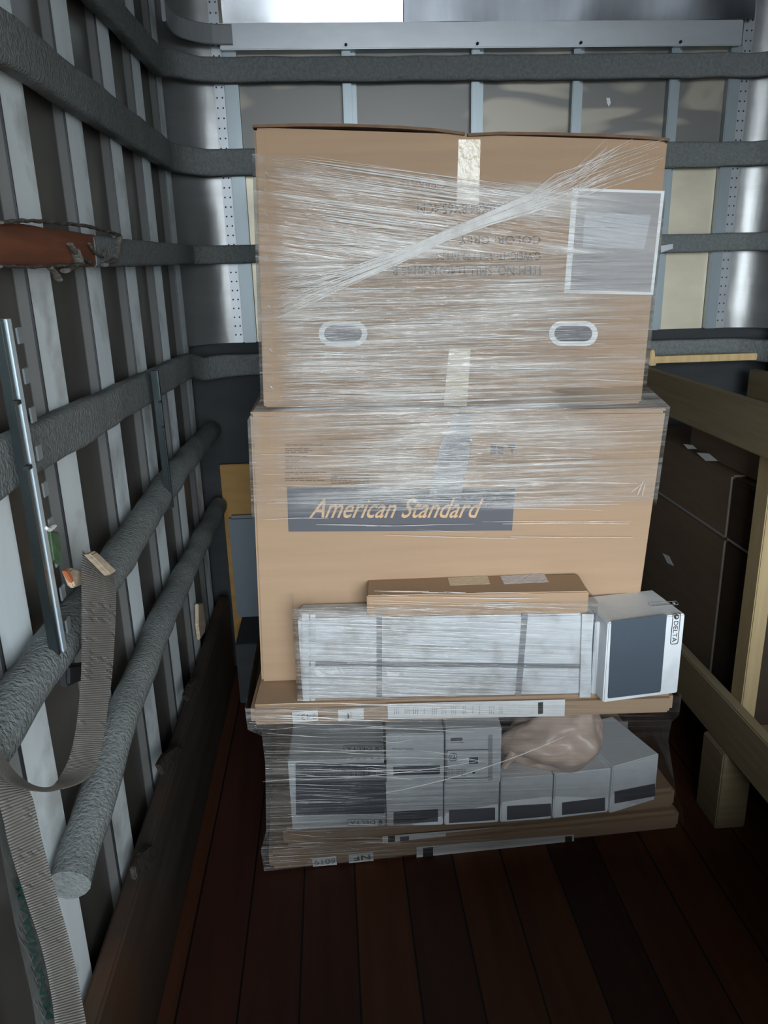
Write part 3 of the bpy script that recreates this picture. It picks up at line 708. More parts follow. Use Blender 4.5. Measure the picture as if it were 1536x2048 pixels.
# --- 2432 slab
S3, p3, t3 = carton('flat_carton', (-0.248, 1.778), (0.846, 1.722), Z0-1.126, Z0-1.0655, 0.86, 'flat brown carton marked 2432, carrying the big upper cartons', 'carton', M['card'], 0.012, 'flat shower base cartons in the stack')
lb = decal('size_label', [(584, 1425), (635, 1420), (637, 1441), (586, 1446)], p3, M['paper'], S3)
text('size_number', '2432', (632, 1427), (590, 1430), (633, 1438), p3, M['ink'], lb)
lb = decal('letter_label', [(676, 1420), (727, 1416), (728, 1438), (677, 1442)], p3, M['paper'], S3)
text('letters', 'NF', (717, 1424), (688, 1427), (718, 1435), p3, M['ink'], lb, bold=0.02)
lb = decal('long_label', [(775, 1407), (1130, 1399), (1129, 1432), (776, 1438)], p3, M['paper'], S3)
rnd = random.Random(3)
for k in range(15):
    x = 790+k*19+rnd.uniform(-3, 3)
    for j in range(rnd.choice((1, 2, 3))):
        xx = x+j*4
        text('print_line', '--- -- ----', (xx, 1412+rnd.uniform(-1, 2)), (xx, 1428), (xx+1.6, 1412), p3, M['slate2'], lb)
decal('barcode', [(1076, 1405), (1086, 1404), (1086, 1427), (1076, 1428)], p3, M['ink'], lb, 0.0013)
text('side_number', 'GO 2432', (1106, 1402), (1106, 1428), (1111, 1402), p3, M['ink'], lb)

# --- American Standard carton
YA, YA2 = 1.90, 1.868
tl, tr = onY(500, 829, YA), onY(1333, 822, YA2); bl = onZ(523, 1365, Z0-1.065); br = onY(1262, 1330, YA2); bl.z = br.z = Z0-1.0650
bl.y = YA; br.y = YA2
A = root('bathtub_carton', ((tl.x+tr.x)/2, YA+0.38, Z0-1.065), 'large brown carton with a dark banner and script lettering, beneath the topmost carton', 'carton')
d = Vector((0.0, 0.80, 0.0)); AQ = (tl.copy(), tr.copy(), br.copy(), bl.copy())
bm = bmesh.new(); hexa(bm, [bl, br, tr, tl, bl+d, br+d, tr+d, tl+d], 0.006); link('body', bm, M['card'], A)
pA = plane3(bl, br, tl)
bm = bmesh.new()
for (u0, u1) in ((0.0, 0.5), (0.5, 1.0)):
    P = [tl.lerp(tr, u0), tl.lerp(tr, u1)]
    z_ = Vector((0, 0, 0.004)); h_ = Vector((0, 0, 0.010))
    hexa(bm, [P[0]+z_*0.2, P[1]+z_*0.2, P[1]+h_*0.6, P[0]+h_*0.6, P[0]+d+z_*0.2, P[1]+d+z_*0.2, P[1]+d+h_*0.6, P[0]+d+h_*0.6], 0.002)
link('top_flap', bm, M['card'], A)
bn = decal('banner', [(574, 974), (1030, 978), (1024, 1061), (577, 1063)], pA, M['slate2'], A, 0.0006, 0.0006, label='dark grey banner')
text('banner_lettering', 'American Standard', (618, 1036), (968, 1036), (618, 996), pA, M['tan_ink'], bn, 0.0016, shear=0.55, bold=0.008)
# small print column
rows = [(889, 75), (896, 48), (900, 53), (904, 44), (912, 42), (920, 28), (924, 48), (932, 63), (936, 52), (944, 82), (948, 26), (956, 66), (960, 78)]
rp = random.Random(17)
for y, wd in rows:
    s = ' '.join('-'*rp.randint(2, 8) for _ in range(max(2, wd//12)))
    text('print_line', s, (571, y+2.0), (571+wd, y+2.2), (571, y-0.4), pA, M['ink_soft'], A)
text('print_line', 'WARNING', (662, 942), (688, 942), (662, 938), pA, M['ink_soft'], A)
for k in range(5): text('print_line', ' '.join('-'*rp.randint(2, 8) for _ in range(8)), (662, 950+4.4*k), (738, 950.4+4.4*k), (662, 947+4.4*k), pA, M['ink_soft'], A)
# handling marks
bm = bmesh.new()
for (x0, x1, y0, y1) in ((981, 993, 889, 897), (995, 1007, 889, 897), (981, 993, 899, 908), (995, 1007, 899, 908), (1016, 1030, 888, 896)):
    prism(bm, [onP(x, y, pA, 0.0006) for x, y in ((x0, y0), (x1, y0), (x1, y1), (x0, y1))], pA[1], 0.0005)
prism(bm, [onP(x, y, pA, 0.0006) for x, y in ((1020, 898), (1028, 898), (1024, 910))], pA[1], 0.0005)
link('handling_marks', bm, M['slate2'], A)
# crumpled tape hanging from the top seam
bm = bmesh.new()
tp = [((906, 826), (950, 826)), ((903, 845), (946, 845)), ((894, 865), (944, 866)), ((880, 892), (940, 896)), ((872, 930), (934, 935)), ((866, 960), (928, 958)), ((858, 990), (922, 997))]
g = []
for k, (a, b) in enumerate(tp):
    row = []
    for j in range(9):
        t = j/8; q = Vector(a).lerp(Vector(b), t)
        row.append(bm.verts.new(onP(q.x, q.y, pA, 0.0030+0.0016*math.sin(j*2.1+k*1.7))))
    g.append(row)
for a, b in zip(g, g[1:]):
    for j in range(8): bm.faces.new([a[j], a[j+1], b[j+1], b[j]])
bmesh.ops.solidify(bm, geom=bm.faces[:], thickness=0.0006)
link('seam_tape', bm, M['tape_white'], A, smooth=True)

# --- topmost carton
YT = 1.93
tl, tr, br, bl = onY(508, 254, YT), onY(1337, 281, YT), onY(1283, 815, YT), onY(527, 815, YT)
zla = (onY(500, 829, YA).z+0.0105, onY(1333, 822, YA2).z+0.0095)
bl.z = zla[0]; br.z = zla[1]
T = root('vanity_carton', ((tl.x+tr.x)/2, YT+0.30, min(bl.z, br.z)), 'topmost large brown carton with upside-down black print and two white-rimmed hand holes', 'carton')
d = Vector((0.0, 0.60, 0.0))
bm = bmesh.new(); hexa(bm, [bl, br, tr, tl, bl+d, br+d, tr+d, tl+d], 0.006); link('body', bm, M['card'], T)
pT = plane3(bl, br, tl)
# sagging top flaps
def flap(pxs, nm, lift):
    bm = bmesh.new(); front = [onY(x, y, YT-0.006) for x, y in pxs]
    n = len(front); th = 0.006
    lo = [bm.verts.new(p) for p in front]; hi = [bm.verts.new(p+Vector((0, 0, th))) for p in front]
    lb = [bm.verts.new(p+Vector((0, 0.61, lift))) for p in front]; hb = [bm.verts.new(p+Vector((0, 0.61, lift+th))) for p in front]
    for i in range(n-1):
        bm.faces.new([lo[i], lo[i+1], hi[i+1], hi[i]]); bm.faces.new([hi[i], hi[i+1], hb[i+1], hb[i]])
        bm.faces.new([lb[i], lb[i+1], lo[i+1], lo[i]]); bm.faces.new([hb[i], hb[i+1], lb[i+1], lb[i]])
    bm.faces.new([lo[0], hi[0], hb[0], lb[0]]); bm.faces.new([lo[-1], lb[-1], hb[-1], hi[-1]])
    link(nm, bm, M['card_edge'], T)
flap([(505, 255), (600, 252.5), (700, 253), (800, 257), (870, 262), (930, 270)], 'top_flap', 0.0)
flap([(936, 272), (1000, 269), (1100, 270), (1200, 273), (1280, 277), (1339, 282)], 'top_flap', 0.0)
# left glue seam strip, staples
decal('seam_strip', [(512, 262), (529, 262), (547, 812), (528, 812)], pT, M['card'], T, 0.0008, 0.0014)
for (x, y) in ((534, 349), (531, 428), (534, 515), (540, 615), (543, 702), (544, 776), (530, 380)):
    bm = bmesh.new(); sweep(bm, [onP(x-3, y-4, pT, 0.004), onP(x+1, y+2, pT, 0.006), onP(x+3, y+5, pT, 0.003)], circ(0.0011, 6)); link('staple', bm, M['chrome'], T)
# tapes
decal('seam_tape', [(917, 279), (961, 279), (958, 408), (913, 408)], pT, M['tape'], T, 0.0008, 0.0006)
decal('seam_tape', [(898, 697), (941, 697), (934, 812), (887, 812)], pT, M['tape'], T, 0.0008, 0.0006)
# hand holes
for (cx, cy) in ((686, 667), (1146, 667)):
    def stad(hw, hh, n=8):
        r = hh; out = []
        for k in range(n+1):
            a_ = math.radians(-90+180*k/n); out.append((cx+hw-r+r*math.cos(a_), cy+r*math.sin(a_)))
        for k in range(n+1):
            a_ = math.radians(90+180*k/n); out.append((cx-hw+r+r*math.cos(a_), cy+r*math.sin(a_)))
        return out
    bm = bmesh.new(); ring(bm, [onP(x, y, pT, 0.0008) for x, y in stad(49, 25)], [onP(x, y, pT, 0.0008) for x, y in stad(38, 15.5)], pT[1], 0.0025)
    link('hand_hole_rim', bm, M['paper'], T)
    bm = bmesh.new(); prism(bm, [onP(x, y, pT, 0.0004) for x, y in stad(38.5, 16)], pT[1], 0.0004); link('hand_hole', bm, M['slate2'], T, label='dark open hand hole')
# packing slip pouch
po = decal('pouch', [(1145, 376), (1329, 382), (1306, 590), (1128, 586)], pT, M['paper'], T, 0.0008, 0.0006, label='white edged packing slip pouch')
decal('pouch_slip', [(1156, 382), (1322, 387), (1301, 584), (1140, 580)], pT, M['grey_sheet'], po, 0.0016, 0.0004)
decal('pouch_window', [(1170, 425), (1302, 430), (1288, 498), (1165, 494)], pT, M['grey_light'], po, 0.0022, 0.0004)
# print, upside down
text('print_line', 'GTN NO.', (1087, 383), (1020, 383), (1087, 400), pT, M['ink'], T)
text('print_line', 'MEAS. 95.0X84.8X65.4CM', (1084, 406), (835, 407), (1084, 427), pT, M['ink'], T)
text('print_line', 'COLOR: GREY', (1081, 472), (918, 472), (1081, 488), pT, M['ink'], T)
text('print_line', 'G.WEIGHT: 35.1 / 79.10 LBS', (1081, 504), (872, 504), (1081, 520), pT, M['ink'], T)
text('print_line', 'ITEM NO. SMU-TL4603220145 B', (1081, 532), (785, 532), (1081, 551), pT, M['ink'], T)
text('print_line', 'SEPARATE', (892, 362), (800, 362), (892, 376), pT, M['ink_soft'], T)

# --- long white carton with strapping
W_, pW, tW = carton('long_white_carton', (-0.113, 1.800), (0.628, 1.745), Z0-1.065, Z0-0.838, 0.095, 'long scuffed white carton on edge with grey strapping, leaning along the big carton', 'carton', M['white_card'], 0.004)
for px in ([(606, 1322), (1182, 1328), (1182, 1337), (606, 1332)], [(753, 1228), (764, 1228), (764, 1398), (753, 1398)], [(1044, 1226), (1056, 1226), (1042, 1394), (1030, 1394)]):
    decal('strapping', px, pW, M['grey_tape'], W_, 0.0008, 0.0006)
decal('end_flap', [(604, 1226), (618, 1226), (619, 1399), (607, 1400)], pW, M['white_card'], W_, 0.001, 0.006)
decal('end_flap', [(621, 1227), (631, 1227), (630, 1400), (622, 1400)], pW, M['white_card'], W_, 0.001, 0.005)
decal('end_flap', [(1163, 1226), (1184, 1226), (1180, 1392), (1158, 1392)], pW, M['white_card'], W_, 0.001, 0.007)
for px in ([(650, 1343), (664, 1350), (672, 1346), (668, 1340)], [(672, 1333), (680, 1348), (672, 1346), (668, 1334)], [(681, 1332), (690, 1347), (685, 1348), (678, 1334)], [(632, 1340), (652, 1349), (646, 1356), (632, 1348)], [(772, 1340), (790, 1346), (800, 1345), (795, 1356), (775, 1350)]):
    decal('scuff', px, pW, M['paper'], W_, 0.0004, 0.0004)
# --- small long kraft carton on it
ztop = onY(730, 1180, 1.80).z
N_, pN, tN = carton('narrow_carton', (0.062, 1.790), (0.612, 1.748), Z0-0.8375, Z0-0.778, 0.115, 'narrow plain brown carton lying on top of the long white carton', 'carton', M['card'], 0.003)
decal('tape_patch', [(1000, 1152), (1088, 1147), (1097, 1164), (1008, 1168)], tN, M['tape_white'], N_, 0.0004, 0.0004)
decal('tape_patch', [(895, 1156), (975, 1151), (980, 1168), (900, 1171)], tN, M['tape'], N_, 0.0004, 0.0004)
# --- right Delta carton
DL, DR = onZ(1207, 1407, Z0-1.064), onZ(1357, 1388, Z0-1.064)
D2, pD2, tD2 = carton('faucet_carton', (DL.x, DL.y+0.004), (DR.x, DR.y+0.006), Z0-1.0645, Z0-0.842, 0.158, 'white carton with sideways DELTA logo and slate-blue panel, at the right end of the ledge', 'carton', M['carton_white'], 0.003)
fp = decal('front_panel', rquad([(1223, 1242), (1334, 1228), (1321, 1384), (1215, 1397)], 4), pD2, M['slate'], D2)
delta_logo(D2, pD2, (1346, 1226), (1340, 1289), (1362, 1225), M['ink'])
text('panel_text', '--- ---- -- ---- | ---- -------', (1229, 1248), (1226, 1316), (1231, 1248), pD2, M['paper'], fp)
delta_logo(D2, tD2, (1352, 1202), (1296, 1207), (1358, 1209), M['grey_light'])
# narrow spacer carton beside it
s0 = onZ(1186, 1392, Z0-1.064)
obj_s, ps_, ts_ = carton('spacer_carton', (0.631, 1.742), (0.645, 1.741), Z0-1.0645, Z0-0.860, 0.12, 'thin grey-white carton edge squeezed between the long white carton and the logo carton', 'carton', M['white_card'], 0.002)

# ================================================================== STRETCH FILM
F = root('stretch_film', (0.3, 2.2, 0.0), 'clear pleated plastic stretch film wound around the whole carton stack', 'plastic wrap')
def film_sheet(name, secs, matl, x_step=26, layers=None, back=0.5):
    """secs: (z, x_left, y_left, x_right, y_right); wraps the front and both sides"""
    bm = bmesh.new(); rows = []
    S = []
    for a, b in zip(secs, secs[1:]):
        n = max(1, int(abs(a[0]-b[0])/0.02))
        for k in range(n): S.append([a[i]+(b[i]-a[i])*k/n for i in range(5)])
    S.append(list(secs[-1]))
    lay = bm.verts.layers.float.new('layers')
    for z, x0, y0, x1, y1 in S:
        row = []
        cols = []
        for k in range(5): cols.append((x0-0.0, y0+back*(1-k/5), 0))
        for k in range(x_step+1): t = k/x_step; cols.append((x0+(x1-x0)*t, y0+(y1-y0)*t, t))
        for k in range(1, 6): cols.append((x1, y1+back*k/5, 1))
        for (x, y, t) in cols:
            d = noise.noise(Vector((x*6, z*14, 1.3)))*0.0022
            v = bm.verts.new((x, y-abs(d)*0.6, z+Z0)); v[lay] = layers(t, z, y) if layers else 1.0
            row.append(v)
        rows.append(row)
    for a, b in zip(rows, rows[1:]):
        for i in range(len(a)-1): bm.faces.new([a[i], a[i+1], b[i+1], b[i]])
    return link(name, bm, matl, F, smooth=True)
e = 0.006
def lerp_edge(a, b, z):
    t = (z+Z0-b.z)/(a.z-b.z); return b.x+(a.x-b.x)*t
TQ = (tl.copy(), tr.copy(), br.copy(), bl.copy())
def top_sec(z): return (z, lerp_edge(TQ[0], TQ[3], z)-0.006, YT-e, lerp_edge(TQ[1], TQ[2], z)+0.005, YT-e)
def low_sec(z): return (z, lerp_edge(AQ[0], AQ[3], z)-0.006, YA-e, lerp_edge(AQ[1], AQ[2], z)+0.005, YA2-e)
def lay_top(t, z, y):
    # the film's upper edge runs down from the left to the right fan
    if t <= 0.0: return 0.35
    edge = 0.245-0.10*t - (0.0 if t < 0.72 else 0)
    k = max(0, min(1, (edge-z)/0.02))
    side = max(0.25, min(1, (t-0.03)/0.05)) * max(0.35, min(1, (1.02-t)/0.3))
    return k*side
film_sheet('upper_film', [top_sec(0.25), top_sec(0.02)], M['film_slant'], layers=lay_top)
def lay_mid(t, z, y):
    side = max(0.2, min(1, (t-0.03)/0.06)) * max(0.3, min(1, (1.02-t)/0.35))
    k = max(0.0, min(1, (z+0.60)/0.03))
    dens = 1.0 if z > -0.33 else 0.95*max(0.3, min(1, 0.1+t*2.4))
    return side*k*dens if t > 0 else 0.35*k
film_sheet('middle_film', [top_sec(0.02), top_sec(-0.30), low_sec(-0.345), low_sec(-0.45), low_sec(-0.60)], M['film'], layers=lay_mid)
def lay_low(t, z, y):
    if z > -1.06: return max(0.15, min(1, 0.4+(0.9-t)*1.0))*(1 if t > 0.02 else 0.3)
    return max(0.12, 0.8-0.75*t)
film_sheet('lower_film', [(-0.80, -0.125, 1.785, 0.63, 1.732), (-1.06, -0.125, 1.785, 0.64, 1.728)], M['film_low'], layers=lay_low, back=0.10)
film_sheet('base_film', [(-1.062, -0.258, 1.768, 0.858, 1.712), (-1.125, -0.256, 1.768, 0.858, 1.715), (-1.15, -0.222, 1.775, 0.845, 1.725), (-1.25, -0.222, 1.800, 0.872, 1.79), (-1.50, -0.240, 1.845, 0.955, 1.875), (-1.58, -0.262, 1.858, 1.000, 1.915), (-1.655, -0.258, 1.862, 1.012, 1.918)], M['film_low'], layers=lay_low)

def strands(name, specs, matl=M['strand'], seed=1):
    rnd = random.Random(seed); bm = bmesh.new()
    for pts, pl, wd in specs:
        P = [onP(x, y, pl, 0.0088+rnd.uniform(0, 0.002)) for x, y in pts]
        n = pl[1]
        prev = None
        for i, p in enumerate(P):
            t = (P[min(i+1, len(P)-1)]-P[max(i-1, 0)]).normalized(); s = t.cross(n).normalized()
            k = wd*(0.25+0.75*math.sin(math.pi*min(1, max(0, (i+0.4)/(len(P)-0.2)))))
            a, b, c = bm.verts.new(p+s*k), bm.verts.new(p+n*k*0.8), bm.verts.new(p-s*k)
            if prev:
                bm.faces.new([prev[0], prev[1], b, a]); bm.faces.new([prev[1], prev[2], c, b]); bm.faces.new([prev[2], prev[0], a, c])
            prev = (a, b, c)
    return link(name, bm, matl, F, smooth=True)
def line(x0, y0, x1, y1, wob, rnd, n=8):
    ph, fr = rnd.uniform(0, 6), rnd.uniform(1.5, 4)
    return [(x0+(x1-x0)*k/n, y0+(y1-y0)*k/n + wob*math.sin(ph+fr*k/n)) for k in range(n+1)]
# twisted rope of film across the top carton
rnd = random.Random(11); sp = []
for k in range(46):
    u = k/45; uu = u+rnd.uniform(-0.04, 0.04)
    a = (rnd.uniform(545, 600), 555+80*uu); b0 = (690+rnd.uniform(-6, 6), 537+38*uu); m1 = (800, 501+25*uu)
    m2 = (890, 462+20*uu); m3 = (978, 424+26*uu); m4 = (1060, 388+38*uu); z_ = (1124+rnd.uniform(-15, 25), 348+56*uu); e_ = (rnd.uniform(1200, 1330), 278+70*uu)
    pts = []
    ctrl = [a, b0, m1, m2, m3, m4, z_, e_]
    for i in range(len(ctrl)-1):
        for j in range(3): t = j/3; pts.append((ctrl[i][0]*(1-t)+ctrl[i+1][0]*t, ctrl[i][1]*(1-t)+ctrl[i+1][1]*t))
    pts.append(ctrl[-1])
    sp.append((pts, pT, rnd.uniform(0.0005, 0.0013)))
strands('twisted_film', sp, seed=2)
def pleats(name, n, xr, yr, slope, pl, wr, seed, lr=(0.3, 1.0), wob=1.5, stop=None):
    rnd = random.Random(seed); sp = []
    for k in range(n):
        y = rnd.uniform(*yr); L = (xr[1]-xr[0])*rnd.uniform(*lr); x0 = rnd.uniform(xr[0], xr[1]-L) if rnd.random() > 0.4 else xr[0]+rnd.uniform(0, 30)
        x1 = x0+L; sl = slope+rnd.uniform(-0.012, 0.012)
        if stop: x1 = min(x1, stop(y, x0, sl))
        if x1-x0 < 20: continue
        yy = y+(x0-xr[0])*slope
        sp.append((line(x0, yy, x1, yy+(x1-x0)*sl, wob, rnd), pl, rnd.uniform(*wr)))
    strands(name, sp, seed=seed)
def rope_y(x): return 480-(x-690)*0.5
def stop_rope(y, x0, sl):
    # where the slanted pleat meets the rope
    x = x0
    while x < 1110 and y+(x-x0)*sl < 598-(x-580)*0.42: x += 5
    return x
pleats('upper_pleats', 40, (588, 1110), (306, 530), 0.14, pT, (0.0005, 0.0016), 21, (0.7, 1.0), 1.5, stop_rope)
pleats('middle_pleats', 60, (585, 1290), (430, 690), 0.01, pT, (0.0004, 0.0011), 22, (0.06, 0.35), 2.0)
pleats('edge_pleats', 46, (560, 1290), (690, 812), 0.012, pT, (0.0004, 0.0010), 23, (0.08, 0.5), 2.0)
pleats('lower_pleats', 16, (520, 1310), (835, 1075), 0.006, pA, (0.0004, 0.0011), 24, (0.08, 0.6), 2.0)
pleats('lower_pleats', 54, (690, 1310), (835, 1075), 0.006, pA, (0.0004, 0.0011), 34, (0.08, 0.5), 2.0)
pleats('ledge_pleats', 55, (625, 1190), (1225, 1380), 0.045, pW, (0.0004, 0.0012), 25, (0.08, 0.55), 1.5)
pleats('carton_pleats', 22, (735, 1140), (1180, 1220), 0.02, pN, (0.0004, 0.0010), 26, (0.1, 0.5), 1.0)
pl_b = plane3(Vector((-0.25, 1.775, Z0-1.1)), Vector((0.858, 1.715, Z0-1.1)), Vector((-0.25, 1.85, Z0-1.6)))
pleats('base_pleats', 34, (520, 1000), (1400, 1560), 0.02, pl_b, (0.0004, 0.0012), 27, (0.1, 0.6), 4.0)
pleats('base_pleats', 26, (570, 820), (1540, 1700), 0.02, pl_b, (0.0003, 0.0008), 28, (0.1, 0.6), 2.0)
rnd = random.Random(9)
strands('slack_edge', [([(770+k*40, 1586-k*k*0.62-k*7) for k in range(10)], pl_b, 0.0016), ([(600+k*45, 1560-k*1.5-k*k*0.4) for k in range(9)], pl_b, 0.0012)])
bm = bmesh.new()
strands('corner_crease', [([(1275+k*3, 990-k*7) for k in range(5)], pA, 0.0016), ([(1262+k*5, 985-k*4) for k in range(5)], pA, 0.0013), ([(1284+k*1.5, 992-k*6) for k in range(5)], pA, 0.0014)], seed=5)

# ================================================================== LEFT WALL: tracks, straps, scraps
def e_track(px_top, px_bot, matl, label, wd, n, side=1):
    X0 = XF+0.075
    t = onX(px_top[0], px_top[1], X0); b = onX(px_bot[0], px_bot[1], X0)
    r_ = root('logistics_track', b, label, 'track')
    yv = Vector((0, 1, 0))
    def piece(name, y0, y1, x0, x1, u0, u1, m_):
        bm = bmesh.new(); A_ = t.lerp(b, u1); B_ = t.lerp(b, u0)
        pts = []
        for yy in (y0, y1):
            pts += [A_+Vector((x0, yy, 0)), A_+Vector((x1, yy, 0)), B_+Vector((x1, yy, 0)), B_+Vector((x0, yy, 0))]
        hexa(bm, pts, 0.0008); return link(name, bm, m_, r_)
    piece('web_plate', 0, wd*0.42, -0.006, -0.003, 0, 1, M['dark_steel'])
    piece('near_lip', -0.002, wd*0.17, -0.010, 0.004, 0, 1, M['dark_steel'])
    piece('centre_lip', wd*0.17, wd*0.36, -0.010, 0.006, 0, 1, matl)
    for k in range(n):
        u = (k+0.25)/n
        piece('slot_lip', wd*0.72, wd*0.96, -0.003, 0.0, u, u+0.4/n, M['galv'])
    for u in (0.21, 0.39):
        piece('slot', -0.006, wd*0.10, 0.0, 0.0095, u, u+0.012, M['black'])
    return r_
e_track((-4, 640), (116, 1325), M['chrome'], 'bright zinc slotted track standing upright on the near left wall', 0.085, 9)
e_track((309, 742), (341, 1018), M['dark_steel'], 'short dark slotted steel track further along the left wall, crossing a padded rail', 0.055, 6)
# debris around the near track
def chunk(name, pxs, X0, th, matl, label, cat):
    pl = (Vector((X0, 0, 0)), Vector((1, 0, 0)))
    bm = bmesh.new(); prism(bm, [onP(x, y, pl) for x, y in pxs], pl[1], th)
    bmesh.ops.bevel(bm, geom=bm.edges[:], offset=th*0.25, segments=2, affect='EDGES'); rough_up(bm, th*0.12, 60)
    c0 = sum((v.co for v in bm.verts), Vector())/len(bm.verts)
    r_ = link(name, bm, matl, None, loc=c0)
    return tagp(r_, label, cat)
chunk('wood_wedge', [(164, 1110), (180, 1103), (222, 1142), (208, 1152)], XF+0.11, 0.012, M['wood_chip'], 'pale splintered wood wedge stuck through the top of the hanging strap', 'wood wedge')
chunk('broken_board', [(122, 1142), (132, 1136), (152, 1142), (156, 1168), (136, 1176)], XF+0.075, 0.012, M['wood_chip'], 'broken bit of tan board with an orange edge beside the zinc track', 'wood piece')
chunk('orange_splinter', [(122, 1142), (130, 1138), (142, 1162), (137, 1166)], XF+0.089, 0.006, M['orange'], 'orange splinter on the broken bit of board', 'splinter')
chunk('green_tape_scrap', [(90, 1062), (110, 1064), (114, 1130), (98, 1122)], XF+0.074, 0.008, M['green'], 'mossy green scrap of tape hanging along the zinc track', 'tape scrap')
chunk('paper_scrap', [(87, 1053), (94, 1058), (100, 1050), (107, 1049), (106, 1055), (96, 1064), (88, 1060)], XF+0.078, 0.006, M['paper'], 'small torn white scrap above the green tape', 'paper scrap')
chunk('black_hook', [(112, 1330), (162, 1324), (162, 1352), (140, 1362), (114, 1376)], XF+0.05, 0.02, M['black'], 'black strap hook at the foot of the zinc track', 'hook')
chunk('wood_shard', [(390, 1208), (399, 1206), (405, 1250), (403, 1266), (394, 1280), (390, 1250)], XF+0.012, 0.012, M['wood_chip'], 'thin pale wood shard hanging on the last rib beside the kick board', 'wood piece')
chunk('rail_clip', [(1320, 489), (1344, 486), (1345, 497), (1320, 505)], 1.27, 0.003, M['galv'], 'x', 'clip') if False else None
# metal clip on the third rail, right of the stack
qa = [onY(x, y, YB-0.085) for x, y in ((1320, 491), (1345, 487), (1345, 498), (1320, 506))]
bm = bmesh.new(); prism(bm, qa, Vector((0, -1, 0)), 0.006); bmesh.ops.bevel(bm, geom=bm.edges[:], offset=0.001, segments=1, affect='EDGES')
clip = tagp(link('rail_clip', bm, M['alu_mat'], None, loc=qa[0]), 'small bare metal clip on the third rail, just right of the top carton', 'clip')
# white speck on the plywood sheet
qa = [onY(x, y, YB-0.001) for x, y in ((1212, 196), (1219, 196), (1221, 206), (1217, 214), (1213, 206))]
bm = bmesh.new(); prism(bm, qa, Vector((0, -1, 0)), 0.003)
tagp(link('paint_drip', bm, M['paper'], None, loc=qa[0]), 'small white drip on the end wall sheet above the top carton', 'drip')

def ribbon(bm, edges, th=0.0022):
    """edges: list of (leftpoint, rightpoint) 3D"""
    uvl = bm.loops.layers.uv.new('UVMap')
    L = 0; rows = []; prev = None
    for a, b in edges:
        m = (a+b)/2
        if prev is not None: L += (m-prev).length
        prev = m
        rows.append(([bm.verts.new(a.lerp(b, j/6)) for j in range(7)], L))
    for (r0, l0), (r1, l1) in zip(rows, rows[1:]):
        for j in range(6):
            f = bm.faces.new([r0[j], r0[j+1], r1[j+1], r1[j]])
            for lp, (u, v) in zip(f.loops, ((j/6, l0), ((j+1)/6, l0), ((j+1)/6, l1), (j/6, l1))): lp[uvl].uv = (u, v)
    bmesh.ops.solidify(bm, geom=bm.faces[:], thickness=th)
def smooth_pairs(ctrl, n=5):
    """catmull-rom on lists of (lx, ly, rx, ry, XL, XR)"""
    out = []
    for i in range(len(ctrl)-1):
        p0 = ctrl[max(0, i-1)]; p1 = ctrl[i]; p2 = ctrl[i+1]; p3 = ctrl[min(len(ctrl)-1, i+2)]
        for k in range(n):
            t = k/n
            out.append([0.5*((2*b)+(-a+c)*t+(2*a-5*b+4*c-d_)*t*t+(-a+3*b-3*c+d_)*t**3) for a, b, c, d_ in zip(p0, p1, p2, p3)])
    out.append(list(ctrl[-1])); return out
def strap(ctrl, label):
    bm = bmesh.new()
    ed = [(onX(c[0], c[1], c[4]), onX(c[2], c[3], c[5])) for c in smooth_pairs(ctrl, 7)]
    c0 = ed[0][0]
    ribbon(bm, ed)
    me = bpy.data.meshes.new('tie_down_strap'); bmesh.ops.translate(bm, verts=bm.verts, vec=-c0); bm.to_mesh(me); bm.free()
    me.materials.append(M['web'])
    for p in me.polygons: p.use_smooth = True
    o = bpy.data.objects.new('tie_down_strap', me); C.objects.link(o); o.location = c0
    return tagp(o, label, 'strap', None)
strap([(165, 1100, 225, 1150, -0.44, -0.44), (163, 1160, 232, 1180, -0.43, -0.43), (163, 1260, 230, 1265, -0.42, -0.42), (162, 1350, 224, 1352, -0.415, -0.415),
       (154, 1440, 212, 1445, -0.41, -0.41), (140, 1510, 197, 1522, -0.41, -0.40), (115, 1560, 168, 1562, -0.41, -0.39), (95, 1574, 118, 1580, -0.41, -0.385), (60, 1566, 82, 1584, -0.41, -0.385), (20, 1530, 30, 1572, -0.41, -0.39),
       (-30, 1440, -26, 1530, -0.41, -0.40)], 'grey webbing strap looped down from the wood wedge, near the zinc track')
strap([(-50, 1520, 30, 1562, -0.40, -0.40), (-5, 1600, 62, 1588, -0.39, -0.39), (20, 1700, 84, 1680, -0.385, -0.385), (52, 1800, 112, 1785, -0.38, -0.38), (84, 1900, 140, 1885, -0.375, -0.375), (104, 2000, 162, 1990, -0.372, -0.372), (116, 2110, 184, 2110, -0.37, -0.37)],
      'wide ribbed grey webbing strap running down the lower left corner')
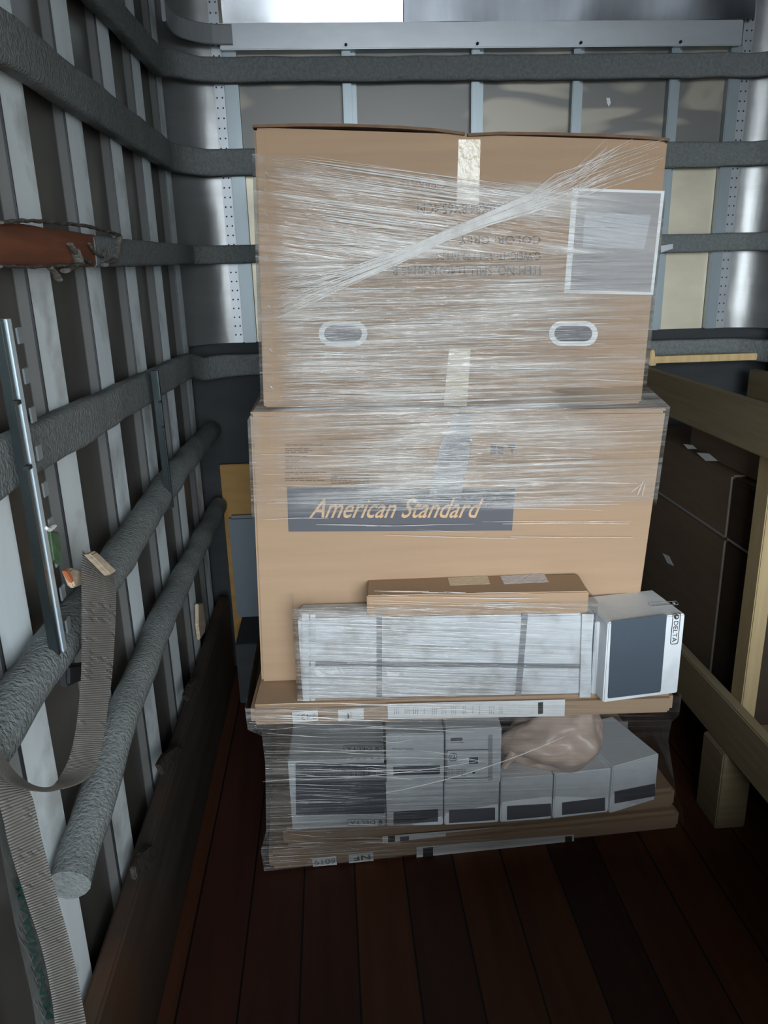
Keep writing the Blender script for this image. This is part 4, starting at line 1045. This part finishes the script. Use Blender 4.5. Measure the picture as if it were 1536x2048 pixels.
# printed cloth strip beneath it
cl = [(-14, 1600, 22, 1640, -0.41, -0.41), (2, 1700, 50, 1760, -0.405, -0.405), (30, 1850, 90, 1880, -0.40, -0.40), (64, 2000, 118, 2010, -0.395, -0.395), (78, 2100, 130, 2110, -0.395, -0.395)]
bm = bmesh.new(); ed = [(onX(c[0], c[1], c[4]), onX(c[2], c[3], c[5])) for c in smooth_pairs(cl, 6)]
c0 = ed[0][0]; ribbon(bm, ed, 0.003)
cs = root('cloth_strip', c0, 'dirty white cloth strip with dark green lettering beneath the wide lower strap', 'cloth')
link('strip', bm, M['cloth_white'], cs, smooth=True)
plc = plane3(onX(30, 1760, -0.400), onX(90, 2000, -0.392), onX(60, 1760, -0.400))
text('green_lettering', 'MVWIAVNIM', (28, 1770), (92, 2040), (44, 1766), plc, M['green_ink'], cs, 0.004, bold=0.02)
# crumpled carpet ends over the kick board
for i, (px, lab) in enumerate((([(258, 1735), (272, 1705), (290, 1690), (312, 1698), (300, 1720), (285, 1745), (262, 1760)], 'crumpled dark carpet scrap on the kick board, nearest the camera'),
                               ([(308, 1530), (322, 1508), (345, 1490), (356, 1500), (340, 1530), (318, 1550)], 'crumpled dark carpet scrap on the kick board, between the other two'),
                               ([(362, 1392), (372, 1368), (384, 1352), (392, 1360), (384, 1385), (370, 1402)], 'crumpled dark carpet scrap on the kick board, farthest along the wall'))):
    o = chunk('carpet_scrap', px, -0.485, 0.013, M['rag'], lab, 'carpet scrap')
    o['group'] = 'carpet scraps on the kick board'
# torn paper bit on the floor
q = onZ(262, 1862, 0.36)
# two cartons out of view, added to shade the floor and lower stack
L_ = root('carton', (0.83, 0.07, 0), 'big plain brown carton added out of view to shade the lower stack, on the truck floor, just in front of the open doorway', 'carton')
obox('body', (0.12, -0.45, 0.002), (1.55, 0.60, 0.84), M['card'], L_, 0.006)
obox('seam_tape', (0.119, -0.005, 0.8395), (1.551, 0.055, 0.8415), M['tape'], L_, 0.0)
L2_ = root('carton', (-0.05, 0.02, 0), 'lower plain brown carton added out of view for its shade, on the truck floor, left of the big one by the doorway', 'carton')
obox('body', (-0.20, -0.45, 0.002), (0.105, 0.50, 0.58), M['card'], L2_, 0.006)
obox('seam_tape', (-0.201, -0.02, 0.5795), (0.106, 0.04, 0.5815), M['tape'], L2_, 0.0)
print('script done')
